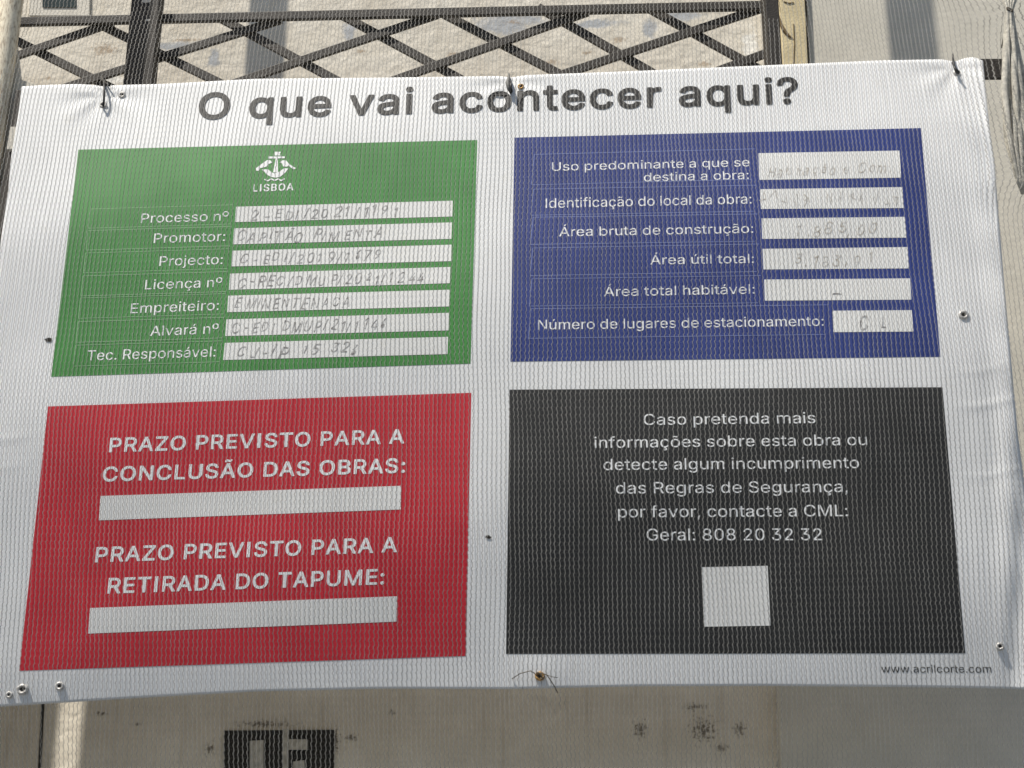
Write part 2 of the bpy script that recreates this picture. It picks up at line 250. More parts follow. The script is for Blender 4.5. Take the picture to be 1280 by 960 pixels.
GLYPHS_REGULAR = """
 |38|
,|38|8,-24,13,14,27,14,18,-22,16,-24
-|91|23,37,23,48,25,49,65,49,67,48,67,37
.|38|18,-1,12,2,10,9,13,15,20,17,26,14,28,11,28,7,25,1
/|50|3,-15,35,105,37,107,45,107,47,105,15,-13,13,-15
0|91|44,-1,36,0,29,3,24,7,17,15,14,23,11,33,10,55,12,75,16,83,20,91,26,97,32,100,46,103,54,102,62,99,67,95,72,89,76,81,79,71,81,47,78,27,75,19,71,11,66,5,60,2,52,-1;40,11,52,11,60,17,65,27,68,43,68,63,65,77,58,87,54,90,48,92,38,90,31,85,25,75,22,61,22,43,25,27,32,16
1|72|17,72,17,84,38,102,50,102,50,0,37,0,37,87
2|91|13,0,13,10,57,57,62,66,64,74,62,82,59,87,53,90,45,92,37,90,31,87,28,82,25,73,15,72,13,74,13,76,16,86,24,96,35,102,49,103,60,100,69,94,75,84,76,74,74,64,70,56,63,46,31,12,77,11,78,10,78,2,77,0
3|91|41,-1,29,1,19,6,12,15,9,25,11,26,21,26,25,19,28,15,35,11,41,10,49,10,55,12,63,18,65,25,66,31,64,37,60,43,51,48,33,49,31,51,32,61,57,89,55,90,15,90,14,101,17,102,73,102,75,101,75,93,73,91,45,59,61,56,67,52,73,47,78,35,78,21,73,11,65,4,53,-1
4|91|58,0,56,2,56,21,10,21,8,22,8,32,50,102,60,102,61,100,22,34,24,33,56,33,56,62,58,64,68,63,69,34,70,33,82,33,83,22,82,21,70,21,69,20,68,0
5|91|42,-1,30,1,21,7,15,15,12,25,14,26,24,26,28,18,34,13,42,10,50,11,58,15,63,21,65,29,65,39,59,49,54,53,49,55,36,54,26,49,14,51,19,101,22,102,72,102,73,99,73,93,72,90,32,90,30,89,27,63,28,61,36,65,44,67,52,66,60,64,66,60,72,54,76,47,78,39,78,31,77,23,74,15,70,10,64,5,58,1,50,-1
6|91|43,-1,31,2,25,5,20,11,14,23,13,31,13,39,16,49,21,59,50,101,51,102,63,102,64,101,37,63,39,61,47,63,57,62,63,59,69,55,74,49,76,43,78,35,77,25,73,13,65,5,55,0;39,11,47,10,55,12,61,17,64,25,65,35,63,43,58,49,51,52,43,53,35,50,29,45,26,39,25,29,28,21,33,14;36,61,37,61
7|91|20,0,20,2,65,90,14,90,12,92,12,101,14,102,76,102,78,100,78,90,34,2,32,0
8|91|42,-1,28,2,18,8,12,17,10,29,12,37,16,45,22,50,29,53,20,59,16,67,14,77,16,87,20,93,28,99,36,102,46,103,54,102,63,99,70,93,74,87,76,77,75,67,70,60,62,53,70,49,75,43,79,35,80,27,77,15,70,7,58,0;38,11,46,10,54,11,60,14,65,19,67,25,67,33,64,39,58,43,50,46,40,47,31,43,25,37,23,29,25,21,30,14;40,59,48,58,54,60,58,63,62,68,64,75,63,81,59,87,54,90,46,92,38,91,32,88,28,83,27,75,28,67,32,62
9|91|27,0,54,40,53,41,45,39,35,40,27,43,21,48,16,54,13,62,13,72,14,80,20,92,29,99,41,103,55,102,66,96,74,86,78,74,77,60,69,42,41,1;38,50,47,49,55,51,61,56,64,62,65,72,63,80,59,87,53,91,45,92,37,90,31,86,26,78,25,68,27,60,32,54
:|38|18,-1,12,2,10,9,13,15,20,17,26,14,28,11,28,7,25,1;16,55,11,59,10,63,11,67,16,72,22,72,27,67,28,61,23,55
?|72|31,-1,25,3,24,9,27,15,33,17,39,14,41,11,42,7,39,1,35,-1;27,30,26,31,27,37,29,47,33,53,45,63,49,67,52,75,51,83,45,89,35,92,29,91,23,88,20,83,17,76,7,76,5,77,6,81,10,91,19,99,31,103,43,102,53,98,61,91,65,81,64,69,62,63,57,57,41,44,39,39,39,31
A|96|3,0,40,100,41,102,55,102,92,2,92,0,79,0,69,27,67,28,27,29,17,0;31,40,64,40,47,89
B|91|12,0,12,101,14,102,52,102,66,98,75,90,79,80,80,72,77,64,73,58,65,54,66,52,76,47,82,38,84,26,80,14,73,6,62,1,52,0;25,12,52,12,64,15,68,18,71,24,71,30,69,36,63,42,56,45,26,46,25,44;25,58,50,57,59,60,64,64,67,70,67,76,65,82,60,88,54,90,26,90,25,88
C|102|52,-1,42,0,34,3,26,8,20,14,15,21,11,31,8,51,9,63,11,73,15,81,20,89,28,96,36,100,44,102,54,103,68,101,80,95,89,85,94,71,92,70,82,70,75,83,68,88,62,90,48,91,36,86,30,81,26,75,22,61,21,43,23,35,26,27,32,19,38,15,46,12,56,11,64,12,72,17,78,23,82,32,92,32,94,31,89,17,80,7,68,1
D|100|12,0,12,101,14,102,52,101,62,99,72,95,78,90,85,82,89,72,92,62,92,40,89,30,85,20,74,9,60,2,48,0;25,12,46,12,58,14,68,19,75,28,79,44,78,64,76,72,72,78,62,87,50,90,25,90
E|84|12,0,12,101,14,102,74,102,74,91,26,90,25,58,70,57,71,56,71,48,70,46,26,45,25,44,25,14,26,12,74,11,75,10,74,0
F|82|12,0,12,101,14,102,72,102,74,100,74,98,74,92,72,90,26,90,26,56,68,56,69,54,69,46,68,44,26,44,25,2,24,0
G|104|52,-1,42,0,34,3,26,8,19,15,14,23,10,33,8,53,11,73,15,81,20,89,28,96,36,100,44,102,54,103,68,101,80,94,89,85,95,71,92,70,82,70,74,83,68,87,62,90,48,91,36,86,30,81,26,75,22,61,22,41,24,33,28,25,36,16,48,11,62,12,68,14,74,18,80,27,83,39,80,40,58,40,56,43,56,49,58,51,94,51,96,49,96,39,92,23,88,15,82,9,76,4,68,1
H|103|12,0,12,101,14,102,24,102,25,100,26,58,78,58,78,100,80,102,90,102,91,100,91,2,90,0,80,0,78,2,78,46,26,46,25,44,25,2,24,0
I|40|14,0,14,102,27,102,27,0
J|79|35,-1,23,1,13,9,8,19,7,35,19,35,22,19,29,12,35,10,41,10,49,15,53,20,54,27,54,101,57,102,67,102,67,31,66,19,62,11,55,3,47,0
K|93|12,0,12,101,14,102,24,102,25,100,25,52,26,50,72,101,86,102,88,101,49,58,88,2,89,0,74,0,40,48,25,32,24,0
L|79|12,0,12,100,14,102,24,102,25,100,25,12,70,12,72,10,72,0
M|126|12,0,12,101,14,102,28,102,30,102,31,100,56,36,62,18,64,18,94,100,96,102,112,102,114,100,114,2,112,0,102,0,101,2,101,80,100,83,68,0,58,0,56,2,26,81,25,80,24,2,24,0
N|105|12,0,12,101,14,102,26,102,28,101,78,21,80,22,80,100,80,101,82,102,92,102,92,0,78,0,76,2,26,82,24,78,25,2,24,0;80,18,80,22
O|107|52,-1,42,0,34,3,26,8,20,14,14,23,11,31,8,51,9,63,11,73,15,81,21,89,28,95,36,100,44,102,54,103,64,102,72,99,80,95,86,89,92,81,95,73,98,63,99,51,98,39,95,29,92,21,86,13,78,6,70,2,62,-1;42,13,56,11,64,12,70,15,79,25,85,39,86,57,82,73,78,79,72,85,60,90,48,91,36,86,27,77,22,65,21,47,24,31,32,19
P|89|12,0,12,101,14,102,50,102,58,101,66,98,75,90,81,78,81,64,77,52,70,44,60,39,50,37,26,37,25,36,25,2,24,0;25,50,28,49,50,49,56,50,62,53,67,60,69,68,67,78,64,84,59,88,52,90,26,90
R|90|12,0,12,101,14,102,50,102,60,100,68,97,74,92,79,84,82,76,82,66,80,58,76,51,71,46,63,42,85,2,84,0,72,0,70,1,50,38,48,39,28,39,25,38,25,2,24,0;25,52,26,51,52,51,58,53,63,56,67,62,69,70,68,78,65,84,59,88,52,90,26,90
S|89|42,-2,28,1,18,7,10,16,8,26,10,27,20,27,24,18,30,14,40,10,50,10,60,13,66,18,69,24,68,32,66,36,60,41,32,49,20,56,12,64,10,76,14,88,22,96,34,102,50,103,62,100,72,94,78,86,80,76,68,76,65,82,60,88,52,91,42,91,34,90,26,84,23,78,24,70,27,66,33,62,62,53,72,48,80,38,82,26,78,14,70,5,58,0
T|90|40,0,39,0,38,2,38,90,8,90,6,91,6,101,8,102,82,102,83,100,83,92,82,90,52,90,51,2,50,0
U|103|50,-2,38,0,28,5,19,12,14,22,12,34,12,101,14,102,22,102,25,100,25,34,27,24,31,18,36,14,44,11,52,10,60,11,66,14,72,18,76,24,78,34,78,100,80,102,90,102,92,100,92,34,89,20,82,10,74,4,62,-1
V|96|41,0,4,100,5,102,15,102,17,101,47,14,49,15,78,100,79,102,91,102,92,100,56,2,55,0
Z|88|10,0,8,2,9,10,64,90,10,90,8,91,8,101,10,102,78,102,79,100,79,92,24,12,78,12,80,10,79,0
a|78|30,-2,18,1,10,8,6,18,8,30,12,36,20,41,52,47,55,50,54,58,48,64,40,66,34,66,28,63,24,60,20,55,8,58,14,68,22,73,34,77,48,76,54,74,60,70,64,64,67,58,67,2,66,0,56,0,54,9,50,4,44,1,38,-1;27,10,32,9,40,10,49,14,54,22,55,36,54,37,30,33,21,28,19,24,19,18,22,13
b|85|45,-2,35,1,29,4,25,10,23,10,22,0,10,0,10,100,13,102,21,102,23,100,23,68,25,65,31,72,37,76,45,77,53,76,61,73,67,69,72,62,76,54,78,44,78,32,76,22,73,14,67,6,61,2,53,-1;38,10,47,10,55,12,61,18,65,28,65,42,63,54,57,62,49,65,41,66,32,62,27,56,23,46,23,34,25,22,31,15
c|79|39,-2,25,2,19,7,14,12,8,26,7,42,11,58,19,69,31,75,45,77,55,75,62,70,68,64,72,56,71,55,61,52,56,60,49,65,39,66,30,62,23,54,20,44,20,32,23,21,26,16,31,12,41,9,47,10,53,12,57,16,61,23,72,20,69,12,61,4,51,-1
d|85|37,-2,29,0,21,4,15,10,11,16,8,24,7,34,7,44,9,54,13,62,19,69,25,74,33,76,41,77,49,75,55,72,61,65,62,68,62,100,63,102,73,102,74,100,74,98,74,0,63,0,62,8,61,11,56,4,51,1,45,-1;35,10,43,10,52,12,57,18,61,28,62,42,59,54,53,62,45,66,37,66,29,62,24,56,20,46,19,34,22,22,28,14
e|81|41,-2,27,1,21,5,15,10,9,22,7,38,9,54,16,66,27,74,41,77,55,74,66,66,72,54,74,38,74,34,73,34,21,34,19,32,21,24,24,18,29,13,35,10,43,9,51,11,57,14,61,21,73,18,69,10,61,3,51,-1;20,44,61,44,61,46,58,56,53,62,47,65,39,66,31,64,25,58,21,50,20,46
f|51|17,0,16,2,16,64,13,65,1,66,1,75,16,76,17,94,21,100,25,103,35,106,47,105,48,104,48,102,45,94,39,95,34,94,31,92,29,88,29,76,45,76,46,66,29,65,28,64,28,2,27,0
g|85|39,-30,29,-29,21,-25,15,-21,10,-14,19,-9,21,-9,27,-15,33,-18,43,-19,53,-17,59,-12,61,-8,62,-2,62,12,61,13,57,8,52,4,43,1,29,2,19,8,12,16,8,28,7,42,9,54,13,62,17,67,23,72,29,75,39,77,49,75,55,72,61,65,63,68,63,76,73,76,75,74,75,0,73,-12,68,-20,61,-26,51,-29;32,14,41,12,50,14,57,19,61,27,62,40,60,52,55,61,47,65,39,66,31,63,25,58,21,50,19,40,21,28,25,19
h|82|11,0,10,100,13,102,21,102,23,101,23,100,23,70,25,66,29,71,35,75,47,77,55,76,61,73,68,64,71,50,72,2,71,0,61,0,59,2,58,54,57,58,53,63,47,65,41,66,35,64,30,62,26,58,24,52,23,0
i|33|12,0,10,2,10,74,12,76,22,76,23,2,22,0;12,90,10,92,8,96,10,102,16,105,22,103,25,98,24,92,18,89
j|33|-2,-29,-2,-18,6,-16,9,-13,10,-9,10,73,12,76,22,76,23,73,22,-13,19,-21,14,-25,8,-28;14,89,9,93,9,99,14,104,20,104,25,99,25,93,20,89
l|34|11,0,11,102,23,102,23,0
m|122|11,0,11,75,21,76,23,74,23,68,25,67,29,72,35,75,41,77,49,77,57,73,63,65,65,65,69,70,75,74,83,77,91,77,100,74,107,68,110,62,111,54,111,0,101,0,99,2,98,56,95,62,91,65,85,66,75,64,69,57,67,50,67,2,67,0,56,0,55,2,54,56,52,60,49,64,41,66,31,63,27,60,24,54,23,0
n|82|11,0,11,75,21,76,22,74,23,64,23,66,25,66,30,72,39,76,51,77,61,73,68,64,71,54,72,2,71,0,61,0,59,2,59,48,58,56,53,63,49,65,43,66,33,64,29,61,25,56,23,46,23,0
o|83|39,-2,25,2,19,7,14,12,8,26,7,42,11,58,19,69,31,75,45,77,53,75,59,73,69,63,75,50,76,32,73,18,69,12,64,6,53,0;35,10,45,10,53,12,59,19,63,28,64,40,61,52,55,61,47,65,37,65,30,62,24,56,20,46,19,34,22,22,28,14
p|85|11,-29,10,75,22,75,23,65,25,65,32,73,39,76,49,77,59,74,65,71,70,65,77,51,78,33,74,17,70,9,65,4,59,1,51,-1,43,-2,37,0,30,3,25,10,23,9,23,-29;35,11,45,9,53,11,60,17,64,25,65,39,63,51,59,60,51,65,43,66,34,63,28,57,24,49,23,37,24,25,29,17
q|85|63,-29,62,7,61,11,55,4,49,0,41,-2,33,-1,25,2,19,6,13,13,9,21,7,39,10,55,17,68,23,73,29,75,39,77,49,75,55,71,61,65,62,67,63,76,74,75,74,-27,73,-29;41,9,50,11,57,17,61,25,62,37,61,49,57,58,51,63,41,66,31,63,25,58,21,49,19,37,21,25,25,17,32,11
r|52|11,0,11,75,21,76,22,74,23,66,29,72,35,76,41,77,49,76,49,65,35,64,29,61,25,56,23,48,23,0
s|73|35,-2,25,0,17,3,10,10,7,18,17,21,19,20,23,14,27,11,33,9,41,10,47,11,51,15,53,18,53,24,47,29,25,35,17,39,11,46,9,56,12,64,19,72,29,76,41,77,49,75,57,71,62,64,65,58,55,56,45,65,33,66,27,64,23,60,22,56,22,52,25,49,29,46,51,40,59,36,64,30,66,20,63,10,57,4,47,0
t|45|31,-1,21,2,15,9,13,17,13,63,12,65,1,66,1,75,11,76,13,77,13,93,15,94,23,94,25,93,25,77,27,76,41,75,41,67,39,65,25,65,26,15,29,11,39,11,41,9,43,1,39,-1
u|82|35,-1,27,0,21,4,15,9,12,15,10,27,10,75,13,76,23,75,23,23,26,17,30,13,35,11,41,10,51,13,55,16,57,21,59,29,59,75,61,76,71,76,72,75,72,1,71,0,61,0,60,1,59,11,55,6,49,2,43,-1
v|78|33,0,32,2,4,74,5,76,15,76,17,74,39,14,60,74,61,76,73,76,45,0
w|113|29,0,27,2,5,74,7,76,17,76,18,74,35,16,51,76,63,76,64,74,79,18,81,19,95,74,97,76,99,76,107,76,108,74,87,2,85,0,75,0,73,2,57,61,40,2,39,0
º|67|31,44,19,47,11,54,6,64,5,78,8,88,15,97,25,102,37,103,48,100,57,92,61,82,62,70,58,58,52,50,43,45;31,54,37,54,43,57,47,62,50,70,50,78,47,86,41,92,35,93,29,93,23,90,19,84,17,76,18,68,21,60,25,56
Á|96|3,0,40,100,41,102,55,102,92,2,92,0,79,0,69,27,67,28,27,29,17,0;31,40,64,40,47,89;43,112,51,130,53,132,63,132,65,130,53,113
Ã|96|3,0,40,100,41,102,55,102,92,2,92,0,79,0,69,27,67,28,27,29,17,0;31,40,64,40,47,89;29,115,28,118,30,124,35,129,43,129,55,124,57,124,59,128,61,129,65,129,68,128,65,120,59,115,53,115,41,121,39,120,35,115
á|78|30,-2,18,1,10,8,6,18,8,30,12,36,20,41,52,47,55,50,54,58,48,64,40,66,34,66,28,63,24,60,20,55,8,58,14,68,22,73,34,77,48,76,54,74,60,70,64,64,67,58,67,2,66,0,56,0,54,9,50,4,44,1,38,-1;27,10,32,9,40,10,49,14,54,22,55,36,54,37,30,33,21,28,19,24,19,18,22,13;34,86,33,86,34,88,42,106,54,106,55,104,43,86
ã|78|30,-2,18,1,10,8,6,18,8,30,12,36,20,41,52,47,55,50,54,58,48,64,40,66,34,66,28,63,24,60,20,55,8,58,14,68,22,73,34,77,48,76,54,74,60,70,64,64,67,58,67,2,66,0,56,0,54,9,50,4,44,1,38,-1;27,10,32,9,40,10,49,14,54,22,55,36,54,37,30,33,21,28,19,24,19,18,22,13;18,90,20,98,22,101,26,103,32,103,46,98,50,103,56,103,58,102,55,94,50,90,42,90,30,95,28,94,26,90
ç|79|35,-29,34,-27,34,-23,35,-21,47,-20,48,-19,48,-15,45,-13,37,-12,37,-2,25,2,14,11,8,25,7,43,11,57,19,69,31,75,45,77,55,75,63,70,69,63,72,55,61,53,55,61,47,65,39,66,31,63,24,55,20,45,20,33,23,21,27,15,31,12,41,9,47,10,53,12,58,17,61,24,71,21,72,19,69,11,63,5,57,1,45,-3,45,-5,53,-8,57,-12,58,-19,55,-25,49,-28
õ|83|39,-2,25,2,19,7,14,12,8,26,7,42,11,58,19,69,31,75,45,77,53,75,59,73,69,63,75,50,76,32,73,18,69,12,64,6,53,0;35,10,45,10,53,12,59,19,63,28,64,40,61,52,55,61,47,65,37,65,30,62,24,56,20,46,19,34,22,22,28,14;23,89,22,90,23,97,25,100,29,103,37,103,49,98,51,99,53,103,55,103,61,102,59,94,53,89,47,90,35,95,32,94,29,89
ú|82|35,-1,27,0,21,4,15,9,12,15,10,27,10,75,13,76,23,75,23,23,26,17,30,13,35,11,41,10,51,13,55,16,57,21,59,29,59,75,61,76,71,76,72,75,72,1,71,0,61,0,60,1,59,11,55,6,49,2,43,-1;37,86,45,105,47,106,57,106,58,105,47,87,45,86
"""
GLYPHS_BOLD = """
 |38|
:|38|14,-3,8,3,7,7,8,13,14,19,18,20,24,20,28,17,30,13,31,7,30,3,28,0,24,-3,18,-4;18,51,14,52,10,55,7,59,7,65,8,69,12,73,20,76,24,75,28,72,31,67,31,63,31,59,28,55,24,52
?|72|27,-3,21,3,20,9,21,13,27,19,31,20,37,20,41,17,44,13,45,7,44,3,41,0,37,-3,31,-4;23,29,24,41,26,49,30,55,43,65,47,69,49,75,48,81,46,85,41,88,31,89,27,87,24,83,22,75,19,73,5,72,2,75,4,85,9,95,20,103,33,106,47,105,57,99,64,91,68,79,67,67,64,61,60,55,45,43,43,39,41,29,39,27,27,27
A|96|1,-2,0,0,1,2,37,103,39,105,41,105,57,104,95,2,95,-2,93,-3,77,-3,67,23,65,25,31,25,29,24,19,-2,17,-3;36,44,37,43,57,43,60,44,47,79
B|91|10,-2,9,0,9,102,10,104,12,105,52,105,60,104,68,101,78,92,82,80,83,72,81,64,77,58,72,54,81,46,86,36,87,24,83,12,74,3,62,-2,50,-3;28,16,30,15,50,15,62,17,65,20,67,24,68,30,66,34,62,39,56,42,30,43,28,42;28,62,30,60,46,60,56,62,61,66,63,70,64,76,63,80,60,84,54,87,30,87,28,86
C|102|44,-4,34,-1,26,4,18,11,13,19,8,29,6,39,5,51,6,63,8,73,12,83,18,91,24,97,34,102,42,105,52,106,62,106,76,101,86,93,94,82,98,69,94,66,80,67,72,81,62,87,50,88,40,85,31,77,28,71,25,63,24,45,28,31,32,24,38,18,46,15,54,14,62,15,70,19,75,25,80,35,96,35,98,33,98,31,95,23,91,15,86,8,79,3,71,-1,62,-4
D|100|10,-2,9,0,9,102,10,104,12,105,52,105,64,102,74,97,82,91,87,84,92,74,94,64,95,52,94,38,92,28,87,18,82,11,76,6,68,2,60,-1,44,-3;28,16,30,15,42,15,56,16,66,22,72,30,75,38,76,46,75,64,70,76,60,84,48,87,30,87,28,86
E|84|10,-2,9,0,9,102,10,104,12,105,76,105,78,100,78,90,76,88,30,87,28,86,28,62,30,60,72,60,74,58,74,46,72,43,28,42,28,18,28,16,30,15,76,14,78,12,77,-2,74,-3
I|46|11,-3,11,105,32,105,32,-3
L|79|10,-2,9,0,9,102,10,104,12,105,26,105,28,102,28,16,30,15,74,14,75,12,75,0,74,-3,72,-3
M|126|10,-2,9,0,9,102,10,104,12,105,30,105,33,104,62,28,64,29,93,104,96,105,114,105,116,104,117,100,116,-2,114,-3,100,-3,98,0,98,58,96,62,71,-2,68,-3,58,-3,56,-3,54,-1,28,65,28,0,26,-3,24,-3
N|105|10,-2,9,0,9,102,10,104,12,105,26,105,30,103,76,31,77,102,78,104,80,105,95,104,96,100,95,-2,92,-3,78,-3,75,-2,30,69,28,70,28,72,28,0,26,-3
O|107|44,-4,34,-1,26,4,18,11,13,19,8,29,6,39,5,51,6,63,8,73,12,82,18,91,24,96,32,101,40,105,50,106,60,106,70,103,78,100,86,93,93,85,98,75,101,63,102,51,101,39,98,29,94,19,88,11,82,5,74,0,64,-3,54,-5;46,15,58,14,70,19,78,29,82,41,82,59,78,73,70,83,58,88,46,87,36,82,29,73,25,61,24,45,28,31,35,21,40,17
P|89|10,-2,9,0,9,102,10,104,12,105,50,105,60,103,68,100,78,92,84,80,85,64,80,50,73,42,62,36,50,34,30,34,28,32,27,-2,24,-3;29,52,50,52,56,53,61,56,64,61,66,68,65,76,62,82,56,86,50,87,30,87,28,86
R|90|10,-2,9,0,9,102,10,104,12,105,52,105,62,103,70,99,77,94,82,86,84,78,85,68,84,60,80,51,74,44,67,40,88,2,88,-2,84,-3,70,-3,68,-2,48,35,46,36,30,36,28,36,28,34,27,-2,24,-3;28,56,30,54,48,54,54,55,60,57,63,60,65,66,66,74,64,80,60,84,52,87,30,87,28,86
S|89|34,-4,22,0,12,8,6,20,5,26,6,30,22,30,24,28,26,22,30,17,36,14,46,13,54,14,61,18,65,24,66,30,63,34,58,38,30,47,17,54,11,60,8,66,7,72,8,80,13,92,24,101,38,106,56,105,68,101,76,94,82,84,83,74,80,72,66,73,63,80,59,84,52,88,44,88,36,87,30,83,27,78,27,72,29,68,34,65,64,56,76,48,81,42,84,36,84,22,79,10,74,4,68,0,52,-5
T|90|36,-2,35,0,35,86,34,87,4,88,3,90,3,102,4,104,6,105,84,105,86,103,87,100,87,90,84,87,56,87,55,86,55,0,52,-3
U|103|42,-4,32,-1,22,5,15,12,11,22,9,34,9,102,12,105,26,105,28,102,28,36,29,28,32,22,38,17,44,14,52,14,60,15,66,17,70,21,74,26,75,34,75,102,78,105,92,105,95,102,95,34,94,26,91,18,84,8,72,-1,58,-5
V|96|39,-3,37,0,1,100,1,104,15,105,19,104,47,25,49,25,77,104,79,105,93,105,95,103,95,100,58,-2,55,-3
Z|88|6,-2,5,0,6,12,57,86,54,87,8,87,6,88,5,90,5,102,6,104,8,105,78,105,81,104,83,102,82,90,31,16,34,15,80,15,83,12,82,-2,80,-3,8,-3
a|78|24,-4,14,0,6,8,3,20,5,32,10,39,18,43,28,46,50,49,52,50,51,56,46,62,36,63,28,60,22,52,20,52,6,56,5,58,6,60,12,70,24,78,38,80,52,78,60,74,64,70,68,64,70,58,70,-2,68,-3,56,-3,53,-2,52,1,38,-4;34,12,42,14,48,18,52,24,51,32,32,30,24,26,22,22,23,16,28,13
c|79|33,-4,25,-1,19,3,13,8,9,14,4,30,5,48,7,56,11,64,21,74,33,79,49,79,59,76,67,71,73,62,75,54,73,52,61,49,58,50,53,58,49,61,41,63,32,60,27,54,23,44,23,32,26,22,33,14,41,13,51,15,55,18,59,26,61,27,73,24,75,22,76,20,70,8,61,0,47,-5
e|81|33,-4,25,-1,19,3,13,8,9,14,4,30,5,48,7,56,11,64,21,74,33,79,49,79,61,74,71,64,76,50,77,32,75,31,23,30,25,23,31,16,41,12,47,13,53,15,61,24,75,21,76,18,71,7,61,-1,47,-5;23,48,25,47,57,47,58,48,56,54,51,60,47,62,41,63,35,62,29,58,26,54
i|33|8,-2,7,0,7,76,10,79,22,79,24,79,26,76,26,0,24,-3,22,-3,10,-3;14,86,9,88,6,92,5,96,6,100,8,104,12,107,20,107,24,105,27,102,28,94,26,90,22,87
n|82|9,-2,7,0,7,76,8,78,11,79,23,79,25,78,27,73,37,79,47,80,55,79,63,75,70,68,74,56,74,-2,71,-3,61,-3,57,-2,56,52,54,56,51,60,43,63,37,62,33,60,29,56,27,52,25,-2,23,-3
o|83|33,-4,25,-1,19,3,13,8,9,14,4,30,5,48,7,56,11,64,21,74,33,79,49,79,57,77,63,74,69,68,73,62,77,54,79,46,79,36,78,26,73,12,63,2,57,-2,49,-4;33,14,41,13,49,14,55,18,59,26,61,38,58,50,53,58,47,62,39,63,33,61,28,56,24,48,22,38,24,28,27,20
q|85|61,-31,59,-29,59,2,51,-3,45,-4,35,-5,27,-3,21,0,15,5,9,13,6,21,4,39,5,49,7,57,11,65,16,71,23,76,29,79,37,80,47,79,53,77,59,73,60,77,63,79,75,79,77,77,78,-29,75,-32;35,13,43,13,51,15,56,21,58,29,59,41,57,51,51,59,45,62,37,62,31,60,26,53,23,45,23,35,24,25,29,18
r|52|9,-2,7,0,7,76,8,78,11,79,23,79,25,78,27,75,37,79,51,79,52,76,52,64,51,62,35,61,30,58,27,52,25,-2,23,-3
t|45|25,-3,19,0,15,3,11,11,10,61,1,62,-1,63,-2,65,-2,77,1,79,9,79,10,95,13,97,27,97,29,79,41,79,44,77,44,75,44,65,43,63,29,62,28,61,28,19,29,15,31,13,42,13,46,-1,43,-3,39,-4
u|82|29,-3,23,-1,16,3,12,9,9,17,7,27,8,77,11,79,23,79,26,77,27,23,29,19,33,15,41,13,47,14,51,17,55,25,56,77,59,79,73,79,75,75,74,-1,73,-3,59,-3,56,1,55,2,43,-4
v|78|31,-3,29,0,1,74,1,78,3,79,15,79,19,78,37,28,39,25,59,78,61,79,75,79,77,76,77,74,48,-2,45,-3
Ã|96|1,-2,0,0,1,2,37,103,39,105,41,105,57,104,95,2,95,-2,93,-3,77,-3,67,23,65,25,31,25,29,24,19,-2,17,-3;36,44,37,43,57,43,60,44,47,79;55,112,41,117,37,112,27,112,25,114,25,116,27,124,31,130,37,133,43,132,55,127,57,132,59,132,69,132,71,128,68,118,63,114
"""
# ------------------------------------------------------------------ lettering
def load_glyphs(txt):
    G = {}
    for line in txt.strip('\n').split('\n'):
        ch = line[0]; _, adv, loops = line.split('|', 2) if ch != '|' else (None, 0, '')
        L = []
        for l in loops.split(';'):
            if l:
                v = [int(q) / 200.0 for q in l.split(',')]
                L.append([(v[i], v[i + 1]) for i in range(0, len(v), 2)])
        pts = [p for l in L for p in l]
        area = lambda l: sum(l[i - 1][0] * l[i][1] - l[i][0] * l[i - 1][1] for i in range(len(l))) / 2
        def inside(p, l):
            c = False
            for i in range(len(l)):
                (ax, ay), (bx, by) = l[i - 1], l[i]
                if (ay > p[1]) != (by > p[1]) and p[0] < (bx - ax) * (p[1] - ay) / (by - ay) + ax: c = not c
            return c
        start = np.cumsum([0] + [len(l) for l in L])
        hole = [any(k != j and abs(area(L[k])) > abs(area(L[j])) and inside(L[j][0], L[k]) for k in range(len(L))) for j in range(len(L))]
        tri = []
        for j in range(len(L)):
            if hole[j]: continue
            grp = [j] + [k for k in range(len(L)) if hole[k] and inside(L[k][0], L[j])]
            ids = [i for k in grp for i in range(start[k], start[k + 1])]
            tri += [tuple(ids[i] for i in t) for t in tessellate_polygon([[Vector((a, b, 0)) for a, b in L[k]] for k in grp])]
        G[ch] = (int(adv) / 200.0, np.array(pts) if pts else np.zeros((0, 2)), tri)
    return G
GR, GB = load_glyphs(GLYPHS_REGULAR), load_glyphs(GLYPHS_BOLD)
CAPH = GR['H'][1][:, 1].max() if len(GR['H'][1]) else 0.7
def lean(px):
    return 0.12 - 0.204 * (px - 80) / 1083.0
